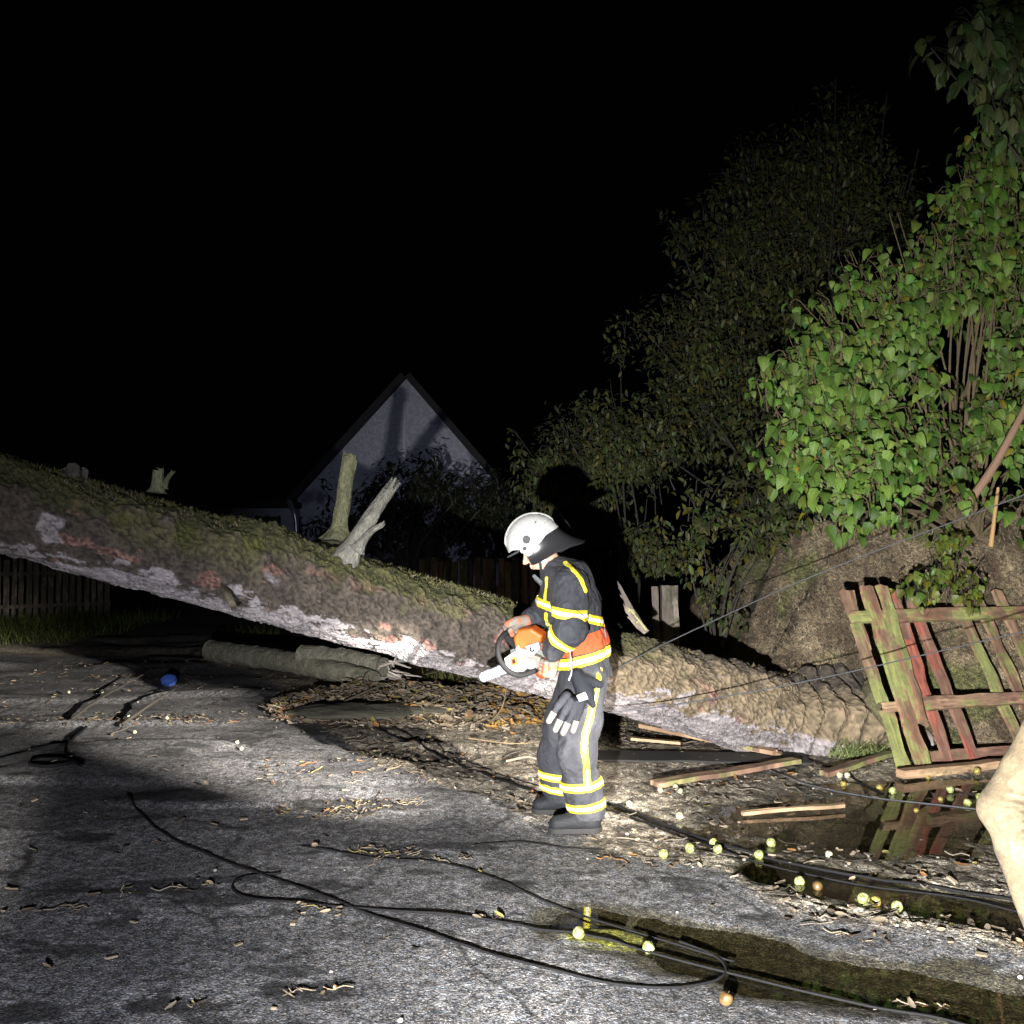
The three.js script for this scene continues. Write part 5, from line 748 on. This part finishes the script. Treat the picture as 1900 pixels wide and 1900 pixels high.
  const lowBody = surface((x, y, z) => Math.max(inner(x, y, z), y - nek.y - 0.03, 0.1 - y), V(Math.min(fW.x, nT.x) - 0.05, 0.05, -Z - 0.4), V(pel.x + 0.25, nek.y + 0.1, -Z + 0.45), 0.02);
  const hgeo = surface((x, y, z) => Math.max(smin(hd(x, y, z), neck(x, y, z), 0.03), nek.y + 0.018 - y), hc.clone().add(V(-0.2, -0.27, -0.16)), hc.clone().add(V(0.2, 0.15, 0.16)), 0.0042);
  part(g, 'body', clean([lowBody, hgeo]), skinMat);
  const dark2 = mat([0.022, 0.022, 0.025], 0.6);
  part(g, 'chin_strap', tube([P(0.022, -0.03, 0.092), P(0.035, -0.085, 0.078), P(0.055, -0.14, 0.03), P(0.055, -0.145, -0.03), P(0.035, -0.085, -0.078)], 0.008, 26, 6), dark2);
  part(g, 'collar_flap', board(P(0.085, -0.2, 0.04), P(0.1, -0.15, 0.0), V(0, 0.2, 1), 0.05, 0.018, 0.004), mat([0.1, 0.11, 0.12], 0.6));
  part(g, 'hair', surface((x, y, z) => Math.max(hd(x, y, z) - 0.006, (x - hc.x) * F.x + (y - hc.y) * F.y + 0.02, hc.y - 0.13 - y), hc.clone().subScalar(0.2), hc.clone().addScalar(0.2), 0.008), mat([0.06, 0.045, 0.035], 0.9));
  helmet(g, hc, F, U, S, mat([0.4, 0.4, 0.39], 0.35, { map: dusty2 }), true);
  // gloves round the handles of the saw: grey leather, orange backs and cuffs
  const gm = cloak([1, 1, 1], 0.8, { vertexColors: true }), paintGlove = (geo, w, c) => paint(boxUV(geo, 4), (x, y, z) => { const k = Math.hypot(x - w.x, y - w.y, z - w.z), n = fbm(x * 40, y * 40, z * 40, 2); return mix3([0.2, 0.18, 0.15], [0.42, 0.11, 0.05], Math.max(sst(0.075, 0.06, k + 0.03 * (n - 0.5)), sst(0.6, 0.64, fbm(x * 22, y * 22, z * 22, 2)) * 0.9)); });
  const rear = SP(-0.112, -0.09, 0.05), rearDir = sawD.clone().multiplyScalar(0.55).addScaledVector(sawU, -0.85);
  part(g, 'glove', paintGlove(grip(rear, rearDir, V(0.75, 0.25, 0.65), 0.02, nW, 1.35), nW), gm);
  const fr = frontBar[0].clone().lerp(frontBar[1], 0.5); part(g, 'glove', paintGlove(grip(fr, frontBar[1].clone().sub(frontBar[0]), V(0.35, 1, 0.25), 0.014, fW, 1.3), fW), gm);
  // steel rod of the belt tool hanging at the hip
  part(g, 'belt_clip', tube([at(1057, 1200, 5.2), at(1059, 1222, 5.18), at(1060, 1250, 5.18), at(1055, 1262, 5.18)], 0.005, 12, 6), mat([0.5, 0.5, 0.55], 0.3, { metalness: 0.8 }));
  part(g, 'tool_holder', tube([at(1119, 1166, 5.4), at(1121, 1180, 5.4), at(1124, 1202, 5.42)], 0.013, 8, 8), mat([0.16, 0.17, 0.19], 0.5));
}
// spare gloves hanging from his belt
{
  const w = at(1082, 1262, 5.2), knuckle = at(1060, 1322, 5.16), f = [], tips = [];
  for (const [x, y, tx, ty, z] of [[1034, 1310, 1020, 1334, 5.165], [1046, 1322, 1032, 1350, 5.15], [1060, 1326, 1046, 1356, 5.145], [1074, 1322, 1064, 1352, 5.15]]) { const a = at(x, y, z), b = at(tx, ty, z), k = a.clone().lerp(w, 0.35); f.push(cone(k, a, 0.03, 0.021), cone(a, b, 0.019, 0.0165)); tips.push([a.clone().lerp(b, 0.55), b.clone().addScaledVector(b.clone().sub(a).normalize(), 0.012)]); }
  const cuff = cone(at(1070, 1252, 5.2), at(1086, 1286, 5.18), 0.036, 0.052), flap = cone(at(1090, 1262, 5.2), at(1112, 1270, 5.22), 0.03, 0.022), th = cone(at(1092, 1290, 5.16), at(1100, 1308, 5.16), 0.024, 0.018);
  const all = (x, y, z) => { let d = smin(cuff(x, y, z), flap(x, y, z), 0.02); d = smin(d, th(x, y, z), 0.015); for (const q of f) d = smin(d, q(x, y, z), 0.006); return d + 0.003 * (fbm(x * 40, y * 40, z * 40, 2) - 0.5); };
  const [lo, hi] = around([at(1015, 1360, 5.16), at(1116, 1240, 5.2)], 0.09), g = thing('pair_of_gloves', 'dark gloves with pale fingertips hanging from the firefighter\'s belt', 'gloves', V(knuckle.x, knuckle.y, knuckle.z));
  part(g, 'glove', boxUV(surface(all, lo, hi, 0.0055), 4), dull([0.013, 0.0145, 0.019], 0.7, { bumpMap: cloth, bumpScale: 0.003 }));
  for (const [a, b] of tips) { const c = cone(a, b, 0.0195, 0.017), [l, h] = around([a, b], 0.03); part(g, 'fingertip', surface(c, l, h, 0.005), mat([0.085, 0.08, 0.072], 0.85)); }
  part(g, 'patch', board(at(1072, 1296, 5.105), at(1088, 1290, 5.105), V(0.3, -1, 0), 0.036, 0.012, 0.003), mat([0.3, 0.3, 0.27], 0.6));
}
// ------------------------------------------------------------------ the chainsaw in his hands
{
  const g = thing('chainsaw', 'orange and white chainsaw held by the firefighter, bar pointing at the trunk', 'chainsaw', sawC.clone());
  const slabOf = (pts, depth, s0, bevel = 0.008) => { const s = new THREE.Shape(pts.map(([a, b]) => new THREE.Vector2(b, a))); const e = new THREE.ExtrudeGeometry(s, { depth: depth - 2 * bevel, bevelEnabled: true, bevelSize: bevel * 0.8, bevelThickness: bevel, bevelSegments: 3, curveSegments: 8 }).translate(0, 0, s0 + bevel - depth / 2); return placed(e, sawU, sawD, sawS, sawC); };
  // outlines as (along the bar, up)
  const orange = mat([0.45, 0.085, 0.006], 0.5), white = mat([0.26, 0.265, 0.29], 0.5), grey = mat([0.12, 0.12, 0.108], 0.6), blackP = dull([0.009, 0.009, 0.01]), steel = mat([0.3, 0.31, 0.36], 0.45, { metalness: 0.25 });
  part(g, 'housing', slabOf([[0.07, -0.055], [0.085, 0.0], [0.06, 0.06], [-0.06, 0.06], [-0.12, 0.03], [-0.13, -0.03], [-0.08, -0.065]], 0.1, -0.035), grey);
  part(g, 'top_cover', slabOf([[0.015, 0.055], [-0.0, 0.115], [-0.035, 0.14], [-0.1, 0.125], [-0.135, 0.075], [-0.115, 0.05]], 0.105, -0.02, 0.016), orange);
  const cov = part(g, 'side_cover', slabOf([[0.115, -0.035], [0.095, 0.035], [0.0, 0.055], [-0.04, 0.03], [-0.03, -0.045], [0.03, -0.06]], 0.04, 0.035), white);
  part(cov, 'badge', slabOf([[0.075, -0.012], [0.062, 0.024], [0.03, 0.026], [0.036, -0.016]], 0.006, 0.056, 0.002), orange); part(cov, 'badge_hole', slabOf([[0.062, -0.004], [0.056, 0.016], [0.042, 0.016], [0.046, -0.006]], 0.006, 0.059, 0.002), blackP);
  part(cov, 'bracket', slabOf([[0.012, -0.03], [0.008, 0.068], [-0.012, 0.078], [-0.012, -0.035]], 0.008, 0.058, 0.002), white);
  part(g, 'rear_cover', slabOf([[-0.045, 0.055], [-0.12, 0.05], [-0.115, 0.02], [-0.05, -0.01]], 0.03, 0.038, 0.006), white);
  const scr = new THREE.TorusGeometry(0.011, 0.0032, 8, 20, 4.2); part(g, 'screw', placed(scr, sawU, sawD, sawS, SP(-0.075, 0.03, 0.056)), blackP);
  part(g, 'tank', slabOf([[-0.02, -0.005], [-0.055, 0.0], [-0.09, -0.03], [-0.085, -0.07], [-0.03, -0.075], [0.0, -0.05]], 0.05, 0.03, 0.01), mat([0.16, 0.155, 0.13], 0.55));
  const cap = new THREE.CylinderGeometry(0.02, 0.02, 0.02, 20).rotateX(Math.PI / 2); part(g, 'tank_cap', placed(cap, sawU, sawD, sawS, SP(-0.03, -0.02, 0.058)), mat([0.1, 0.1, 0.09], 0.6));
  part(g, 'front_handle', tube(frontBar, 0.0145, 50, 12), blackP);
  part(g, 'hand_guard', slabOf([[0.035, 0.06], [0.07, 0.145], [0.055, 0.16], [0.01, 0.1]], 0.09, -0.03, 0.005), blackP);
  part(g, 'rear_handle', tube([SP(-0.1, 0.03, -0.01), SP(-0.135, -0.01, 0.03), SP(-0.128, -0.065, 0.05), SP(-0.095, -0.115, 0.05), SP(-0.05, -0.125, 0.03), SP(-0.03, -0.07, 0.0)], 0.0175, 40, 12), mat([0.3, 0.06, 0.012], 0.6));
  part(g, 'bumper', slabOf([[0.03, -0.062], [-0.02, -0.092], [-0.09, -0.09], [-0.1, -0.08], [-0.03, -0.078], [0.02, -0.05]], 0.05, 0.02, 0.003), blackP);
  const L = 0.3, bar = []; for (let i = 0; i <= 10; i++) { const a = Math.PI / 2 - i / 10 * Math.PI; bar.push([L - 0.026 + 0.026 * Math.cos(a), 0.026 * Math.sin(a) - 0.02]); } bar.push([0.06, -0.05], [0.06, 0.01]);
  part(g, 'guide_bar', slabOf(bar, 0.008, 0.012, 0.0015), steel);
  const link = new RoundedBoxGeometry(0.008, 0.013, 0.009, 2, 0.002), ch = []; for (let k = 0; k < 2; k++) for (let d = 0.05; d < L - 0.02; d += 0.0145) ch.push(placed(link.clone(), sawU, sawD, sawS, SP(d, k ? 0.0125 - 0.008 * (d - 0.06) / L : -0.0535 + 0.02 * (d - 0.06) / L * 0.6, 0.012)));
  for (let i = 1; i < 8; i++) { const a = Math.PI / 2 - i / 8 * Math.PI; ch.push(placed(link.clone(), sawU, sawD, sawS, SP(L - 0.022 + 0.026 * Math.cos(a), 0.026 * Math.sin(a) - 0.02, 0.012))); }
  part(g, 'chain', clean(ch), mat([0.05, 0.05, 0.055], 0.5, { metalness: 0.5 }));
}
// ------------------------------------------------------------------ the person in the tan coat at the right edge, torch in hand
{
  const Z = 2.12, g = thing('person', 'person in a tan coat at the right edge, elbow bent outward', 'person', V(1.66, 0, -2.4));
  const el = at(1862, 1500, 2.22), sh = at(2078, 1172, 2.3), wr = at(1955, 1730, 2.2), pel = V(1.64, 0.9, -2.4), che = V(1.64, 1.22, -2.38), upc = V(1.64, 1.37, -2.39), nek = V(1.64, 1.47, -2.41);
  const rs = V(1.86, 1.37, -2.42), re = V(1.98, 1.12, -2.45), rw = V(1.86, 1.22, -2.58), w = 0.72, tf = chain(0.07, [[pel, 0.19], [che, 0.2], [upc, 0.17], [nek, 0.085]].map(([p, r]) => [V(p.x, p.y, p.z / w), r])), torso = (x, y, z) => tf(x, y, z / w) * 0.8;
  const la = chain(0.03, [[sh, 0.085], [el, 0.05], [wr, 0.056]]), ra = chain(0.05, [[rs, 0.085], [re, 0.07], [rw, 0.055]]), skirt = cone(V(1.64, 0.9, -2.4), V(1.64, 0.72, -2.4), 0.2, 0.22);
  const c1 = folds(0.008, 10, 8, 10, 21), pleat = (x, y, z) => { const d = Math.hypot(x - el.x - 0.03, (y - el.y) * 0.8, z - el.z); return -0.0065 * Math.sin((y - el.y) * 330 + (x - el.x) * 60) * sst(0.12, 0.05, d) * sst(-0.01, 0.03, x - el.x + 0.03) * sst(0.055, 0.035, Math.abs(y - el.y)); };
  const coat = (x, y, z) => { let d = smin(smin(torso(x, y, z), la(x, y, z), 0.035), ra(x, y, z), 0.06); d = smin(d, skirt(x, y, z), 0.06); return Math.max(Math.abs(d) < 0.05 ? d + 0.012 * (noise(x * 7, y * 5, z * 7) - 0.5) + 0.012 * Math.abs(noise(x * 9 + y * 11, y * 7 - x * 6, z * 9) - 0.5) + pleat(x, y, z) : d, 0.7 - y); };
  const [lo, hi] = around([V(1.03, 0.7, -2.2), V(2.05, 1.58, -2.7), el, wr], 0.1); part(g, 'coat', boxUV(surface(coat, lo, hi, 0.01), 7), cloak([0.15, 0.116, 0.068], 0.9, { bumpScale: 0.0012, map: dusty }));
  const legs = blend(0.03, chain(0.05, [[V(1.55, 0.9, -2.4), 0.11], [V(1.54, 0.48, -2.42), 0.08], [V(1.53, 0.1, -2.38), 0.075]]), chain(0.05, [[V(1.74, 0.9, -2.4), 0.11], [V(1.75, 0.48, -2.42), 0.08], [V(1.77, 0.1, -2.38), 0.075]]));
  part(g, 'trousers', boxUV(surface((x, y, z) => Math.max(legs(x, y, z) + c1(x, y, z), 0.07 - y, y - 0.95), V(1.34, 0.04, -2.65), V(1.96, 1, -2.2), 0.013), 3), cloak([0.15, 0.115, 0.07], 0.9));
  for (const x of [1.53, 1.77]) { const [b, s] = boot(V(x, 0.1, -2.38), V(x, 0.004, -2.55), V(x, 0.004, -2.29)); const o = part(g, 'boot', b, leather); part(o, 'sole', s, leather); }
  const F = V(-0.25, -0.1, -0.96).normalize(), S0 = V(0, 0, 0).crossVectors(V(0, 1, 0), F).normalize(), U = V(0, 0, 0).crossVectors(F, S0).normalize(), hc = V(1.63, 1.67, -2.43), [hd, P, S] = headField(hc.clone().addScaledVector(U, -0.035), F, U), neck = cone(hc.clone().addScaledVector(U, -0.1), nek, 0.06, 0.068);
  const hand = blend(0.012, cone(wr, wr.clone().add(V(0.05, -0.05, 0.0)), 0.034, 0.034), ...[0, 1, 2, 3].map((k) => cone(wr.clone().add(V(0.045 + 0.004 * k, -0.05 - 0.004 * k, -0.026 + 0.018 * k)), wr.clone().add(V(0.1, -0.08 + 0.012 * k, -0.03 + 0.02 * k)), 0.011, 0.009)), cone(wr.clone().add(V(0.02, -0.01, -0.03)), wr.clone().add(V(0.06, 0.0, -0.06)), 0.013, 0.01));
  const inner = blend(0.05, (x, y, z) => torso(x, y, z) + 0.04, (x, y, z) => la(x, y, z) + 0.018, (x, y, z) => ra(x, y, z) + 0.022, (x, y, z) => legs(x, y, z) + 0.03, neck);
  const low = surface((x, y, z) => Math.max(inner(x, y, z), 0.1 - y, y - 1.49), V(0.95, 0.05, -2.85), V(2.12, 1.56, -2.05), 0.022), hg = surface((x, y, z) => Math.max(smin(hd(x, y, z), neck(x, y, z), 0.03), 1.47 - y), hc.clone().subScalar(0.22), hc.clone().addScalar(0.18), 0.0055);
  const [l3, h3] = around([wr, wr.clone().add(V(0.11, -0.09, 0))], 0.06), hn = surface(hand, l3, h3, 0.005), tc = LAMP_B.clone().addScaledVector(AIM_B, -0.12);
  part(g, 'body', clean([low, hg, hn, grip(tc, AIM_B, V(0.5, -0.2, 0.8), 0.018, rw)]), skinMat);
  helmet(g, hc, F, U, S, mat([0.6, 0.6, 0.58], 0.3), true);
  // the torch
  const t = thing('torch', 'black hand torch held by the person in the tan coat', 'torch', tc.clone()), x = V(0, 1, 0).cross(AIM_B).normalize(), y = V(0, 0, 0).crossVectors(AIM_B, x), lathe = (pr) => placed(new THREE.LatheGeometry(pr.map(([a, b]) => new THREE.Vector2(a, b)), 28).rotateX(Math.PI / 2), x, y, AIM_B, LAMP_B.clone());
  part(t, 'barrel', lathe([[0, -0.22], [0.016, -0.22], [0.017, -0.21], [0.017, -0.06], [0.026, -0.03], [0.027, 0.005], [0.024, 0.005], [0.023, -0.004]]), mat([0.02, 0.02, 0.02], 0.4, { metalness: 0.4 }));
  part(t, 'lamp_lens', lathe([[0, 0.0], [0.0225, 0.0], [0.0225, -0.003], [0, -0.003]]), mat([0.5, 0.5, 0.5], 0.2, { emissive: lin(1, 0.95, 0.86), emissiveIntensity: 3 }));
}
// the work lamp on its stand, left of the camera and out of the picture
{
  const t = thing('work_lamp', 'work lamp on a tripod standing to the left of the camera', 'lamp', V(LAMP_A.x, 0, LAMP_A.z)), z = AIM_A.clone(), x = V(0, 1, 0).cross(z).normalize(), y = V(0, 0, 0).crossVectors(z, x), P = (a, b, c) => LAMP_A.clone().addScaledVector(x, a).addScaledVector(y, b).addScaledVector(z, c);
  part(t, 'housing', placed(new RoundedBoxGeometry(0.2, 0.15, 0.06, 3, 0.01), x, y, z, P(0, 0, -0.01)), mat([0.5, 0.35, 0.03], 0.5)); part(t, 'lamp_lens', placed(new RoundedBoxGeometry(0.16, 0.11, 0.008, 2, 0.003), x, y, z, P(0, 0, 0.024)), mat([0.6, 0.6, 0.6], 0.2, { emissive: lin(1, 0.97, 0.92), emissiveIntensity: 3 }));
  part(t, 'pole', tube([P(0, -0.07, -0.02), V(LAMP_A.x, 0.5, LAMP_A.z), V(LAMP_A.x, 0.3, LAMP_A.z)], 0.012, 8, 8), blackMetal());
  for (let k = 0; k < 3; k++) { const a = k * 2.094 + 0.4; part(t, 'leg', tube([V(LAMP_A.x, 0.55, LAMP_A.z), V(LAMP_A.x + 0.2 * Math.cos(a), 0.28, LAMP_A.z + 0.2 * Math.sin(a)), V(LAMP_A.x + 0.38 * Math.cos(a), 0.0, LAMP_A.z + 0.38 * Math.sin(a))], 0.009, 8, 6), blackMetal()); }
}
{ // unseen mast lamp, added for the house wall
  const t = thing('assumed_mast_lamp', 'unseen flood lamp on a mast, added behind the camera to light the house wall', 'lamp', V(LAMP_C.x, 0, LAMP_C.z)), z = AIM_C.clone(), x = V(0, 1, 0).cross(z).normalize(), y = V(0, 0, 0).crossVectors(z, x), P = (a, b, c) => LAMP_C.clone().addScaledVector(x, a).addScaledVector(y, b).addScaledVector(z, c);
  part(t, 'housing', placed(new RoundedBoxGeometry(0.26, 0.2, 0.08, 3, 0.01), x, y, z, P(0, 0, -0.02)), mat([0.1, 0.1, 0.1], 0.5)); part(t, 'lamp_lens', placed(new RoundedBoxGeometry(0.22, 0.16, 0.008, 2, 0.003), x, y, z, P(0, 0, 0.024)), mat([0.6, 0.6, 0.6], 0.2, { emissive: lin(0.85, 0.9, 1.1), emissiveIntensity: 3 }));
  part(t, 'mast', tube([P(0, -0.1, -0.03), V(LAMP_C.x, 2, LAMP_C.z), V(LAMP_C.x, 0, LAMP_C.z)], 0.03, 8, 10), blackMetal());
}
function blackMetal() { return leather; }
renderer.render(scene, camera);
